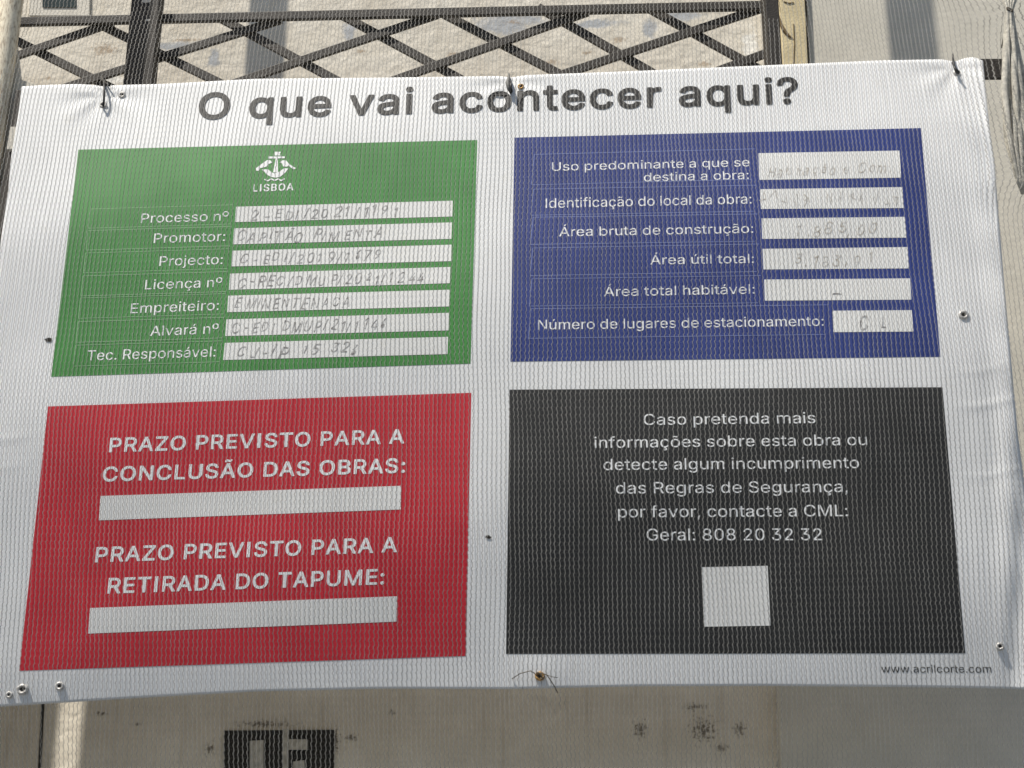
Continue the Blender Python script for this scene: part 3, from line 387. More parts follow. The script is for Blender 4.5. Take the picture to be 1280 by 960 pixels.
def text_mesh(name, s, x0, x1, y0, y1, cap, bold=False, off=0.0012, shear=0.0, jitter=0.0, track=0.0):
    """lettering whose ink runs from x0 to x1 (picture pixels), baseline y0 to y1, capitals cap pixels tall"""
    G = GB if bold else GR
    VV, FF, x, n = [], [], 0.0, 0
    for ch in s:
        adv, pts, tri = G[ch]
        if len(pts):
            p = pts.copy()
            if jitter:
                a = rng.normal(0, jitter * 0.25); c = p.mean(0); q = p - c
                q = q * (1 + rng.normal(0, jitter * 0.5))
                p = np.stack([q[:, 0] * math.cos(a) - q[:, 1] * math.sin(a), q[:, 0] * math.sin(a) + q[:, 1] * math.cos(a)], 1) + c
                p[:, 1] += rng.normal(0, jitter * 0.35); p[:, 0] += rng.normal(0, jitter * 0.3) + 0.012 * np.sin(p[:, 1] * 9 + rng.uniform(0, 6)); p[:, 1] += 0.012 * np.sin(p[:, 0] * 9 + rng.uniform(0, 6))
            VV.append(p + np.array([x, 0])); FF += [tuple(i + n for i in t) for t in tri]; n += len(p)
        x += adv + track
    V = np.vstack(VV)
    V[:, 0] += shear * V[:, 1]
    lo, hi = V[:, 0].min(), V[:, 0].max()
    u = (V[:, 0] - lo) / (hi - lo)
    h = V[:, 1] / CAPH * cap
    bx = x0 + u * (x1 - x0); by = y0 + u * (y1 - y0)
    W = S(bx + h * lean(bx), by - h, off)
    F = []
    for t in FF:
        a, b, c = W[t[0]], W[t[1]], W[t[2]]
        nrm = np.cross(b - a, c - a)
        F.append(t if nrm[1] < 0 else t[::-1])
    return mesh(name, W, F)
def stroke_data(pl, w, off, closed=False):
    p = np.array(pl, float); n = len(p)
    V, F = [], []
    for i in range(n):
        a = p[i - 1] if (i > 0 or closed) else p[i]; c = p[(i + 1) % n] if (i < n - 1 or closed) else p[i]
        d1 = p[i] - a; d2 = c - p[i]
        d1 = d1 / (np.linalg.norm(d1) + 1e-9); d2 = d2 / (np.linalg.norm(d2) + 1e-9)
        t = d1 + d2; t = t / (np.linalg.norm(t) + 1e-9); nn = np.array([-t[1], t[0]])
        k = 1 / max(0.5, abs(nn @ np.array([-d2[1], d2[0]]) if np.linalg.norm(d2) > 0.5 else 1))
        V += [p[i] + nn * w / 2 * k, p[i] - nn * w / 2 * k]
    for i in range(n if closed else n - 1):
        j = (i + 1) % n
        F.append((2 * i, 2 * j, 2 * j + 1, 2 * i + 1))
    V = np.array(V)
    return S(V[:, 0], V[:, 1], off), F
def strokes(name, lines, w, off):
    V, F, n = [], [], 0
    for k, pl in enumerate(lines):
        q = []
        for a, b in zip(pl[:-1], pl[1:]):
            m = max(1, int(math.hypot(b[0] - a[0], b[1] - a[1]) / 25))
            q += [(a[0] + (b[0] - a[0]) * i / m, a[1] + (b[1] - a[1]) * i / m) for i in range(m)]
        q.append(pl[-1])
        v, f = stroke_data(q, w, off + 0.000006 * k); V.append(v); F += [tuple(i + n for i in t) for t in f]; n += len(v)
    return mesh(name, np.vstack(V), F)
def patch(name, TL, TR, BR, BL, off, step=7):
    TL, TR, BR, BL = [np.array(q, float) for q in (TL, TR, BR, BL)]
    nx = max(2, int(np.linalg.norm(TR - TL) / step)); ny = max(2, int(np.linalg.norm(BL - TL) / step))
    u, v = np.meshgrid(np.linspace(0, 1, nx + 1), np.linspace(0, 1, ny + 1))
    q = ((1 - u) * (1 - v))[..., None] * TL + (u * (1 - v))[..., None] * TR + (u * v)[..., None] * BR + ((1 - u) * v)[..., None] * BL
    W = S(q[..., 0], q[..., 1], off).reshape(-1, 3)
    F = [(j * (nx + 1) + i, (j + 1) * (nx + 1) + i, (j + 1) * (nx + 1) + i + 1, j * (nx + 1) + i + 1) for j in range(ny) for i in range(nx)]
    return mesh(name, W, F, True)
def polys(name, plist, off):
    V, F, n = [], [], 0
    for pl in plist:
        a = np.array(pl, float); v = S(a[:, 0], a[:, 1], off)
        tri = tessellate_polygon([[Vector((x, y, 0)) for x, y in pl]])
        for t in tri:
            nrm = np.cross(v[t[1]] - v[t[0]], v[t[2]] - v[t[0]])
            t = tuple(t) if nrm[1] < 0 else tuple(t)[::-1]
            F.append(tuple(i + n for i in t))
        V.append(v); n += len(v)
    return mesh(name, np.vstack(V), F)

# ------------------------------------------------------------------ solids
def box_between(a, b, w, depth, bev=0.0008, wdir=None):
    """a flat bar from a to b, w wide in the wall's plane, depth deep"""
    a, b = Vector(a), Vector(b); d = (b - a).normalized()
    nrm = Vector((0, -1, 0)); s = d.cross(nrm).normalized(); n2 = s.cross(d).normalized()
    bm = bmesh.new(); vs = []
    for q in (a, b):
        for i, j in ((-1, -1), (1, -1), (1, 1), (-1, 1)):
            vs.append(bm.verts.new(q + s * (i * w / 2) + n2 * (j * depth / 2)))
    for f in ((0, 1, 2, 3), (7, 6, 5, 4), (0, 4, 5, 1), (1, 5, 6, 2), (2, 6, 7, 3), (3, 7, 4, 0)):
        bm.faces.new([vs[i] for i in f])
    if bev: bmesh.ops.bevel(bm, geom=bm.edges[:], offset=bev, segments=2, profile=0.5, affect='EDGES')
    bmesh.ops.recalc_face_normals(bm, faces=bm.faces[:])
    return bm
def bm_join(*bms):
    out = bmesh.new()
    for b in bms:
        me = bpy.data.meshes.new('tmp'); b.to_mesh(me); out.from_mesh(me); bpy.data.meshes.remove(me); b.free()
    return out
def bm_mesh(name, bm, smooth=False):
    me = bpy.data.meshes.new(name); bm.to_mesh(me); bm.free()
    if smooth: me.polygons.foreach_set('use_smooth', [True] * len(me.polygons))
    return me
def prism(quad_px, Y, depth, bev=0.0015):
    """upright slab whose front face fills a four-cornered outline at distance Y, depth deep"""
    bm = bmesh.new()
    f = [bm.verts.new(P1(x, y, Y)) for x, y in quad_px]
    k = [bm.verts.new(v.co + Vector((0, depth, 0))) for v in f]
    bm.faces.new(f); bm.faces.new(k[::-1])
    n = len(f)
    for i in range(n): bm.faces.new((f[i], k[i], k[(i + 1) % n], f[(i + 1) % n]))
    if bev: bmesh.ops.bevel(bm, geom=bm.edges[:], offset=bev, segments=2, profile=0.5, affect='EDGES')
    bmesh.ops.recalc_face_normals(bm, faces=bm.faces[:])
    return bm
def tube(pts, r, seg=8, close=False, jit=0.0):
    pts = [Vector(p) for p in pts]; n = len(pts)
    bm = bmesh.new(); rings = []
    for i, p in enumerate(pts):
        t = (pts[(i + 1) % n] - pts[i - 1]) if close else (pts[min(i + 1, n - 1)] - pts[max(i - 1, 0)])
        t.normalize(); up = Vector((0, -1, 0)) if abs(t.y) < 0.9 else Vector((0, 0, 1))
        s = t.cross(up).normalized(); u = s.cross(t)
        rr = r[i] if isinstance(r, (list, tuple)) else r
        rings.append([bm.verts.new(p + (s * math.cos(2 * math.pi * k / seg) + u * math.sin(2 * math.pi * k / seg)) * rr * (1 + random.uniform(-jit, jit))) for k in range(seg)])
    for i in range(n if close else n - 1):
        A, B = rings[i], rings[(i + 1) % n]
        for k in range(seg): bm.faces.new((A[k], A[(k + 1) % seg], B[(k + 1) % seg], B[k]))
    if not close:
        bm.faces.new(rings[0][::-1]); bm.faces.new(rings[-1])
    bmesh.ops.recalc_face_normals(bm, faces=bm.faces[:])
    return bm

# ================================================================== the place
YL, YW = 0.14, 0.24          # lattice and wall, metres behind the banner's edge plane

# pavement
g = 40.0
me = mesh('pavement', [(-g, -g, 0), (g, -g, 0), (g, g, 0), (-g, g, 0)], [(0, 1, 2, 3)])
tag(obj('pavement', me, MAT['ground']), 'grey pavement in front of the fenced building', 'pavement', kind='structure')

# building wall
def wall_material():
    m, nt, N, L, b = new_mat('old_plaster')
    geo = N.new('ShaderNodeNewGeometry')
    nz = N.new('ShaderNodeTexNoise'); nz.inputs['Scale'].default_value = 9; nz.inputs['Detail'].default_value = 10; nz.inputs['Roughness'].default_value = 0.7
    L.new(geo.outputs['Position'], nz.inputs['Vector'])
    rp = N.new('ShaderNodeValToRGB'); L.new(nz.outputs['Fac'], rp.inputs[0])
    e = rp.color_ramp.elements; e[0].position = 0.3; e[0].color = (0.60, 0.54, 0.44, 1); e[1].position = 0.72; e[1].color = (0.79, 0.735, 0.63, 1)
    c = rp.outputs[0]
    W = lambda x, y: tuple(P(np.array(float(x)), np.array(float(y)), np.array(YW)))
    px = PXM * 1.2
    # blue-grey ghost of an older paint
    c = blob_layer(N, L, geo, c, [(W(225, 58), 40 * px, 9 * px), (W(268, 72), 9 * px, 18 * px), (W(436, 38), 12 * px, 18 * px), (W(640, 28), 60 * px, 24 * px), (W(812, 36), 12 * px, 18 * px), (W(850, 20), 40 * px, 9 * px), (W(745, 30), 40 * px, 8 * px)],
                   (0.33, 0.36, 0.40), 70, 0.35, 0.75, 0.42)
    # fresh white filler
    c = blob_layer(N, L, geo, c, [(W(938, 56), 14 * px, 30 * px), (W(140, 100), 22 * px, 8 * px)], (0.86, 0.84, 0.78), 80, 0.3, 0.8, 0.45)
    # brown flakes and cracks
    c = blob_layer(N, L, geo, c, [(W(60, 98), 9 * px, 5 * px), (W(245, 90), 26 * px, 6 * px), (W(235, 50), 40 * px, 5 * px), (W(450, 64), 14 * px, 6 * px), (W(568, 68), 20 * px, 8 * px), (W(640, 28), 20 * px, 7 * px), (W(690, 78), 20 * px, 9 * px), (W(775, 50), 24 * px, 9 * px), (W(880, 80), 16 * px, 10 * px), (W(130, 62), 34 * px, 18 * px), (W(735, 66), 14 * px, 6 * px)],
                   (0.30, 0.20, 0.11), 240, 0.3, 0.65, 0.75)
    # grime low on the wall
    c = blob_layer(N, L, geo, c, [(W(420, 905), 160 * px, 40 * px), (W(700, 925), 260 * px, 40 * px), (W(620, 885), 420 * px, 18 * px)], (0.50, 0.455, 0.38), 40, 0.6, 0.35, 0.35)
    c = blob_layer(N, L, geo, c, [(W(879, 912), 25 * px, 25 * px), (W(925, 912), 13 * px, 13 * px), (W(868, 884), 22 * px, 7 * px), (W(800, 912), 16 * px, 18 * px), (W(902, 935), 14 * px, 8 * px), (W(975, 945), 8 * px, 24 * px), (W(440, 922), 14 * px, 9 * px), (W(330, 905), 60 * px, 8 * px), (W(262, 936), 10 * px, 12 * px), (W(420, 925), 8 * px, 26 * px), (W(126, 892), 12 * px, 5 * px), (W(170, 905), 10 * px, 4 * px), (W(490, 890), 6 * px, 8 * px)],
                   (0.085, 0.065, 0.045), 300, 0.3, 0.85, 0.80, 4.2)
    # faint downward drips and scuffs
    mp = N.new('ShaderNodeMapping'); mp.inputs['Scale'].default_value = (90, 1, 7); L.new(geo.outputs['Position'], mp.inputs['Vector'])
    nd = N.new('ShaderNodeTexNoise'); nd.inputs['Scale'].default_value = 1.0; nd.inputs['Detail'].default_value = 6; L.new(mp.outputs[0], nd.inputs['Vector'])
    md = N.new('ShaderNodeMapRange'); md.inputs['From Min'].default_value = 0.55; md.inputs['From Max'].default_value = 0.8; md.inputs['To Max'].default_value = 0.4
    L.new(nd.outputs['Fac'], md.inputs['Value'])
    mxd = N.new('ShaderNodeMixRGB'); L.new(md.outputs[0], mxd.inputs['Fac']); L.new(c, mxd.inputs[1]); mxd.inputs[2].default_value = (0.36, 0.30, 0.22, 1); c = mxd.outputs[0]
    L.new(c, b.inputs['Base Color']); b.inputs['Roughness'].default_value = 0.9; b.inputs['Specular IOR Level'].default_value = 0.2
    n2 = N.new('ShaderNodeTexNoise'); n2.inputs['Scale'].default_value = 90; n2.inputs['Detail'].default_value = 9
    L.new(geo.outputs['Position'], n2.inputs['Vector'])
    bp = N.new('ShaderNodeBump'); bp.inputs['Strength'].default_value = 0.5; bp.inputs['Distance'].default_value = 0.004
    L.new(n2.outputs['Fac'], bp.inputs['Height']); L.new(bp.outputs[0], b.inputs['Normal'])
    return m
wall = thing('building_wall', 'old cream plaster wall with blue paint ghosts and brown flakes behind the netting', 'wall', (0.5, YW, 0)); wall['kind'] = 'thing'
x0w, x1w = -2.6, float(P(np.array(990.), np.array(40.), np.array(YW))[0])
zt = 4.2
bm = bmesh.new()
vs = [bm.verts.new(v) for v in ((x0w, YW, 0), (x1w, YW, 0), (x1w, YW, zt), (x0w, YW, zt), (x0w, YW + 0.25, 0), (x1w, YW + 0.25, 0), (x1w, YW + 0.25, zt), (x0w, YW + 0.25, zt))]
for f in ((0, 1, 2, 3), (5, 4, 7, 6), (1, 5, 6, 2), (4, 0, 3, 7), (3, 2, 6, 7), (4, 5, 1, 0)): bm.faces.new([vs[i] for i in f])
part('plaster', bm_mesh('plaster', bm), wall_material(), wall)
# small window at the top left
wf = part('window', bm_mesh('window', bm_join(prism([(36, -60), (112, -60), (112, 20), (36, 20)], YW - 0.004, 0.0035, 0.001))), MAT['frame'], wall)
part('pane', bm_mesh('pane', prism([(53, -50), (95, -50), (95, 9), (53, 9)], YW - 0.0052, 0.001, 0)), MAT['glass'], wf)
# two dark openings low on the wall, pale bars between
vf = part('vent', bm_mesh('vent', prism([(280, 913), (417, 912), (417, 1010), (280, 1010)], YW - 0.004, 0.0035, 0.0003)), MAT['hole'], wall)
part('vent_bar', bm_mesh('vent_bar', prism([(353, 911), (360, 911), (360, 1011), (353, 1011)], YW - 0.011, 0.0065, 0.0005)), MAT['vent'], vf)
part('vent_bar', bm_mesh('vent_bar', prism([(312, 926), (329, 925), (329, 1011), (312, 1011)], YW - 0.010, 0.0055, 0.0005)), MAT['vent'], vf)
part('vent_bar', bm_mesh('vent_bar', prism([(360.5, 924), (384, 924), (384, 937), (360.5, 937)], YW - 0.010, 0.0055, 0.0005)), MAT['vent'], vf)
part('vent_bar', bm_mesh('vent_bar', prism([(366, 952), (380, 950), (384, 1010), (366, 1010)], YW - 0.010, 0.0055, 0.0005)), MAT['vent'], vf)

jl = prism([(52, 870), (55.5, 870), (48.5, 1010), (45, 1010)], YW - 0.0015, 0.001, 0)
part('joint', bm_mesh('joint', jl), MAT['hole'], wall)

# beige board that carries on to the right of the lattice
bm = prism([(996, -250), (1900, -250), (1900, 1150), (983, 1150), (955, 420), (1030, 420)], YW - 0.02, 0.22, 0.002)
tag(obj('hoarding_board', bm_mesh('hoarding_board', bm), MAT['beige']), 'smooth plain beige board right of the dark lattice, behind the netting', 'board')

# yellowed strip between lattice and board
st = thing('timber_strip', 'narrow yellowed board strip with a brown curved crack beside the lattice end', 'board', P1(988, 60, YW - 0.03))
part('strip', bm_mesh('strip', prism([(972, -60), (1003, -60), (1026, 400), (996, 400)], YW - 0.03, 0.028, 0.001)), MAT['strip'], st)
part('crack', bm_mesh('crack', bm_join(tube([P1(x, y, YW - 0.0305) for x, y in ((973, 18), (976, 30), (980, 38), (985, 44), (991, 48))], [0.0008, 0.002, 0.0026, 0.002, 0.0006], 6),
     tube([P1(x, y, YW - 0.0305) for x, y in ((980, 2), (986, 4), (992, 3))], 0.0008, 6), tube([P1(x, y, YW - 0.0305) for x, y in ((992, 30), (993, 55), (992, 80))], 0.0006, 6))), MAT['strip_dark'], st)

# lattice of dark flat bars
lat = thing('lattice_girder', 'dark steel lattice of crossing flat bars under a top rail, behind the netting', 'lattice', P1(500, 100, YL))
W_ = PXM * 1.17
def bar(name, a, b, w, Y, depth=0.004):
    return part(name, bm_mesh(name, box_between(P1(a[0], a[1], Y), P1(b[0], b[1], Y), w * W_, depth)), MAT['steel'], lat)
bar('top_rail', (-60, 29.5), (972, 7), 12, YL - 0.006, 0.006)
me_ = bm_mesh('end_post', box_between(P1(vx(964, 40, -1000, 0.03), -1000, 0.03), P1(vx(964, 40, 330, 0.03), 330, 0.03), 17 * PXM * 1.03, 0.045))
part('end_post', me_, MAT['steel'], lat)
for a, b in (((-60, 98), (142, 28)), ((114, 99.5), (352, 24.5)), ((300, 102), (548, 18)), ((480, 105), (735, 15)), ((690, 97.5), (957, 9)), ((900, 88), (960, 66))):
    # keep on under the banner's edge
    d = (b[0] - a[0], b[1] - a[1]); a2 = (a[0] - d[0] * 0.35, a[1] - d[1] * 0.35)
    bar('diagonal_bar', a2, b, 11.8, YL)
for a, b in (((-20, 31), (125, 103)), ((117, 27), (275, 104)), ((270, 20), (425, 103)), ((425, 18), (555, 88)), ((555, 18), (700, 93)), ((672, 9), (815, 91)), ((806, 8), (940, 82))):
    d = (b[0] - a[0], b[1] - a[1]); b2 = (b[0] + d[0] * 0.5, b[1] + d[1] * 0.5)
    bar('diagonal_bar', a, b2, 11.8, YL + 0.0045)

# punched upright in front of the lattice
up_ = thing('steel_upright', 'dark steel upright with punched holes in front of the lattice, left of the title', 'post', P1(165, 130, YL - 0.02))
YU = YL - 0.024
u = prism([(vx(162, 20, -1000, YU), -1000), (vx(198, 20, -1000, YU), -1000), (vx(198, 20, 200, YU), 200), (vx(162, 20, 200, YU), 200)], YU, 0.017, 0.0015)
part('channel', bm_mesh('channel', u), MAT['post'], up_)
for x, y, r in ((183, 1, 5), (185, 25, 2.6)):
    c = P1(x, y, YL - 0.0245)
    bm = bmesh.new(); bmesh.ops.create_circle(bm, cap_ends=True, radius=r * PXM, segments=16, matrix=Matrix.Translation(c) @ Matrix.Rotation(math.pi / 2, 4, 'X') @ Matrix.Diagonal((1.5, 0.7, 1, 1)))
    part('punched_hole', bm_mesh('punched_hole', bm), MAT['frame'], up_)

# short black strap end, right of the banner's top corner
tag(obj('black_strap', bm_mesh('black_strap', prism([(1222, 73), (1268, 73), (1268, 98), (1222, 98)], 0.03, 0.004, 0.001)), MAT['steel']), 'short flat black strap poking out right of the banner top corner', 'strap')

# dark bar with a pale clip between pole and banner
db = thing('side_bar', 'thin dark upright bar with a pale clip between wooden pole and banner', 'bar', P1(0, 250, 0.008))
part('bar', bm_mesh('bar', prism([(19, 112), (31, 112), (-12, 420), (-26, 420)], 0.008, 0.01, 0.001)), MAT['post'], db)
part('clip', bm_mesh('clip', prism([(12.5, 158), (25, 158), (21, 187), (8, 187)], 0.003, 0.005, 0.001)), MAT['frame'], db)

# sheets added out of view left of the pole to shade the wall (a slot between them lets a strip of sun through)
tag(obj('added_shade_sheet', bm_mesh('added_shade_sheet', prism([(vx(-172, 260, -60, 0.02), -60), (8, -60), (24, 100), (105, 125), (85, 640), (-45, 700), (-58, 1150), (vx(-172, 260, 1150, 0.02), 1150)], 0.02, 0.006, 0.001)), MAT['beige']), 'beige sheet added beside the weathered pole, outside the left edge, to block the sun', 'board')
tag(obj('added_shade_sheet', bm_mesh('added_shade_sheet', prism([(-1200, -60), (vx(-206, 260, -60, 0.02), -60), (vx(-206, 260, 1150, 0.02), 1150), (-1350, 1150)], 0.02, 0.006, 0.001)), MAT['beige']), 'outermost beige sheet added out of view to block the sun, past the slot left of the pole', 'board')

# pole at the far left, in front of the netting
def pole_material():
    m, nt, N, L, b = new_mat('weathered_pole')
    geo = N.new('ShaderNodeNewGeometry')
    mp = N.new('ShaderNodeMapping'); mp.inputs['Scale'].default_value = (1, 1, 0.25); L.new(geo.outputs['Position'], mp.inputs['Vector'])
    nz = N.new('ShaderNodeTexNoise'); nz.inputs['Scale'].default_value = 420; nz.inputs['Detail'].default_value = 8; nz.inputs['Roughness'].default_value = 0.75
    L.new(mp.outputs[0], nz.inputs['Vector'])
    rp = N.new('ShaderNodeValToRGB'); L.new(nz.outputs['Fac'], rp.inputs[0])
    e = rp.color_ramp.elements; e[0].position = 0.34; e[0].color = (0.30, 0.21, 0.12, 1); e[1].position = 0.54; e[1].color = (0.84, 0.75, 0.57, 1)
    L.new(rp.outputs[0], b.inputs['Base Color']); b.inputs['Roughness'].default_value = 0.75
    bp = N.new('ShaderNodeBump'); bp.inputs['Strength'].default_value = 0.6; bp.inputs['Distance'].default_value = 0.001
    L.new(nz.outputs['Fac'], bp.inputs['Height']); L.new(bp.outputs[0], b.inputs['Normal'])
    return m
a = P1(15, 0, 0.012); r_ = PXM * 15.5
zs = np.linspace(0.0, 4.0, 90)
pts = [(a.x + 0.0006 * math.sin(z * 9), a.y + 0.0006 * math.cos(z * 7), z) for z in zs]
tag(obj('wooden_pole', bm_mesh('wooden_pole', tube(pts, [r_ * (1 + 0.02 * math.sin(z * 31)) for z in zs], 28), True), pole_material()), 'weathered pale brown round pole standing at the far left edge', 'pole')

# ------------------------------------------------------------------ the banner
bn = thing('notice_banner', 'white building site notice banner with green, blue, red and black printed blocks', 'banner', P1(640, 862, 0))
def path(pl, n):
    p = np.array(pl, float); d = np.r_[0, np.cumsum(np.hypot(*np.diff(p, axis=0).T))]; s = np.linspace(0, d[-1], n)
    return np.stack([np.interp(s, d, p[:, 0]), np.interp(s, d, p[:, 1])], 1)
NU, NV = 330, 220
def smooth(a, k):
    for _ in range(k):
        b = a.copy(); b[1:-1] = (a[:-2] + 2 * a[1:-1] + a[2:]) / 4; a = b
    return a
T = smooth(path([(27, 108), (60, 106), (100, 105), (122, 106.5), (130, 109), (138, 106.5), (200, 105), (320, 98.5), (480, 97), (625, 95), (640, 97), (655, 94), (800, 88.5), (960, 81.5), (1100, 75.5), (1180, 74), (1194, 78), (1200, 74), (1217, 70.5), (1229, 76)], NU + 1), 3)
Bt = smooth(path([(-30, 886), (0, 883.5), (100, 877), (200, 871), (320, 864.5), (480, 861), (640, 861.5), (700, 860), (800, 858), (960, 857.5), (1120, 859), (1200, 860), (1300, 862)], NU + 1), 3)
Lf = smooth(path([(27, 108), (24, 135), (19, 165), (14, 195), (10, 240), (1, 300), (-9, 450), (-18, 650), (-30, 886)], NV + 1), 3)
Rt = smooth(path([(1229, 76), (1232, 110), (1237, 160), (1243, 200), (1246, 240), (1254, 340), (1263, 440), (1272, 540), (1280, 600), (1284, 640), (1291, 720), (1300, 862)], NV + 1), 3)
uu, vv = np.meshgrid(np.linspace(0, 1, NU + 1), np.linspace(0, 1, NV + 1))
U3, V3 = uu[..., None], vv[..., None]
Q = (1 - V3) * T[None] + V3 * Bt[None] + (1 - U3) * Lf[:, None] + U3 * Rt[:, None] - ((1 - U3) * (1 - V3) * T[0] + U3 * (1 - V3) * T[-1] + (1 - U3) * V3 * Bt[0] + U3 * V3 * Bt[-1])
Wb = S(Q[..., 0], Q[..., 1], 0.0).reshape(-1, 3)
F = [(j * (NU + 1) + i, (j + 1) * (NU + 1) + i, (j + 1) * (NU + 1) + i + 1, j * (NU + 1) + i + 1) for j in range(NV) for i in range(NU)]
cl = part('cloth', mesh('cloth', Wb, F, True), MAT['white'], bn)
so = cl.modifiers.new('thickness', 'SOLIDIFY'); so.thickness = 0.0006; so.offset = -1

O1, O2, O3 = 0.0002, 0.0004, 0.0006
def lines_for(rows, right):
    out = []
    for (xl, yl, xr, yr, h) in rows:
        out.append([(xl, yl), (xr, yr)]); out.append([(xl - h * 0.1, yl + h), (xr - h * 0.1, yr + h)]); out.append([(xl, yl), (xl - h * 0.1, yl + h)])
    return out
def put_text(name, s, x0, x1, y0, y1, cap, parent, mat='lettering', bold=False, off=O2, **k):
    return part(name, text_mesh(name, s, x0, x1, y0, y1, cap, bold, off, **k), MAT[mat], parent)
def put_box(q, parent):
    return part('entry_box', patch('entry_box', *q, O2, 9), MAT['box'], parent)
def hand(s, q, f0, f1, parent, mat='marker', hgt=0.62):
    TL, TR, BR, BL = [np.array(a, float) for a in q]
    a = BL + (BR - BL) * f0; b = BL + (BR - BL) * f1; H = (BL[1] - TL[1])
    return part('handwriting', text_mesh('handwriting', s, a[0], b[0], a[1] - H * 0.16, b[1] - H * 0.16, H * hgt, False, O3, rng.uniform(0.2, 0.4), 0.17, 0.14), MAT[mat], parent)

# title
put_text('title_text', 'O que vai acontecer aqui?', 247, 998.5, 148.3, 128.5, 31.5, bn, 'title', True, 0.0007, track=0.03)

# green block
gp = part('green_panel', patch('green_panel', (98, 187), (596.5, 175), (588, 454.5), (64, 471), O1), MAT['green'], bn)
sx = lambda a: [(290 + x / 11.64, 180 + y / 11.64) for x, y in a]
crest = [sx(a) for a in (
    [(622, 113), (712, 113), (704, 134), (690, 141), (708, 166), (622, 168)],
    [(525, 182), (768, 180), (770, 206), (525, 212)],
    [(637, 206), (666, 206), (670, 412), (598, 412)],
    [(345, 355), (385, 325), (430, 290), (500, 240), (530, 230), (562, 240), (585, 272), (530, 292), (498, 330), (410, 352), (385, 392), (352, 388)],
    [(690, 268), (735, 236), (790, 240), (832, 290), (890, 330), (932, 350), (898, 370), (862, 348), (822, 312), (800, 330), (742, 326), (730, 282)],
    [(430, 372), (520, 366), (580, 414), (622, 424), (690, 402), (756, 352), (822, 356), (772, 420), (702, 476), (640, 490), (570, 480), (500, 440), (472, 402)],
    [(468, 505), (520, 526), (570, 496), (622, 520), (670, 496), (715, 522), (762, 496), (770, 512), (715, 542), (670, 518), (622, 541), (570, 517), (522, 545), (470, 522)])]
V_, F_, n_ = [], [], 0
cr = part('crest', polys('crest', crest[:1], O2), MAT['lettering'], gp)
bm = bmesh.new(); bm.from_mesh(cr.data)
for k, pl in enumerate(crest[1:]):
    t = polys('t', [pl], O2 + 0.00001 * (k + 1)); bm.from_mesh(t); bpy.data.meshes.remove(t)
bm.to_mesh(cr.data); bm.free()
put_text('city_name', 'LISBOA', 316.3, 366.5, 239.4, 237.6, 8.6, gp, bold=True, track=0.06)
gl = [('Processo nº', 176, 285.5, 278.6, 275.6, 11.6), ('Promotor:', 192, 281, 303.8, 301.2, 12), ('Projecto:', 199, 278, 332.4, 330, 12), ('Licença nº', 181, 277.5, 361.8, 358.6, 12),
      ('Empreiteiro:', 163, 273, 391.6, 387.4, 12.2), ('Alvará nº', 187.5, 273, 420, 416.6, 12.4), ('Tec. Responsável:', 108.5, 269, 450.6, 445.6, 12.6)]
for a in gl: put_text('field_label', a[0], a[1], a[2], a[3], a[4], a[5], gp)
gb = [((295, 258.4), (566, 250.8), (565.4, 270.6), (293.6, 277.6)), ((292.6, 285.4), (565, 278), (564.2, 298.6), (291, 305.4)), ((290.3, 313.4), (564.4, 305.8), (564, 326.4), (289, 333)),
      ((287.6, 342), (563, 333.7), (562.2, 354), (286, 362.2)), ((285.2, 369.6), (562, 362.1), (561.4, 383), (284, 390.2)), ((283, 399.2), (561.2, 391), (560.6, 413), (281.5, 420)), ((281, 428.6), (560.2, 421), (559.4, 442.6), (278.8, 450))]
gh = [('2-EDI/2021/1191', 0.07, 0.75, 'marker'), ('CAPITÃO PIMENTA', 0.02, 0.68, 'marker'), ('C-EDI/2019/1679', 0.04, 0.68, 'marker'), ('C-REC/DMUP/2021/1244', 0.04, 0.88, 'marker'), ('EMINENTENACA', 0.03, 0.55, 'marker'), ('C-EDI DMUP/21/1146', 0.03, 0.72, 'marker'), ('CJ-IP 15 326', 0.06, 0.60, 'marker')]
for q, h in zip(gb, gh):
    put_box(q, gp); hand(h[0], q, h[1], h[2], gp, h[3])
rows = []
for k, q in enumerate(gb):
    xl = 113 - 3.1 * k; xr = q[0][0] - 3; sl_ = -0.030
    y = q[0][1] - 2.5; rows.append((xl, y - sl_ * (xr - xl), xr, y, 24 + 0.35 * k))
part('cell_line', strokes('cell_line', lines_for(rows, 0), 0.75, O2 - 0.0001), MAT['green_line'], gp)

# blue block
bp_ = part('blue_panel', patch('blue_panel', (643, 172), (1151, 160), (1175.5, 446), (638, 452), O1), MAT['blue'], bn)
bl = [('Uso predominante a que se', 690, 937, 213.6, 207.8, 10.6), ('destina a obra:', 805, 936, 226.8, 223.6, 10.6), ('Identificação do local da obra:', 682, 939.5, 260, 254.4, 12), ('Área bruta de construção:', 699, 941.5, 295.4, 291, 11.4),
      ('Área útil total:', 813, 942.5, 330.6, 328.6, 11.4), ('Área total habitável:', 755, 943.5, 370.4, 367, 11.8), ('Número de lugares de estacionamento:', 672.5, 1029.8, 412, 407.2, 12.2)]
for a in bl: put_text('field_label', a[0], a[1], a[2], a[3], a[4], a[5], bp_)
bb = [((948, 191.4), (1124.6, 188.2), (1126.4, 222), (949.2, 224.8)), ((949.8, 236.4), (1128, 233.8), (1129.4, 260), (951, 261.2)), ((951.8, 273), (1130.8, 271), (1133, 297), (952.8, 298.6)),
      ((953.2, 311), (1134.5, 308.8), (1135.8, 335.4), (954.4, 336.8)), ((955.2, 349.4), (1137.4, 347.9), (1139.2, 374.5), (956.2, 375.8)), ((1040.6, 388.4), (1139.7, 387.6), (1141.8, 414.4), (1041.8, 415.2))]
for q in bb: put_box(q, bp_)
hand('Habitação e Com.', bb[0], 0.06, 0.93, bp_, 'marker_brown', 0.36)
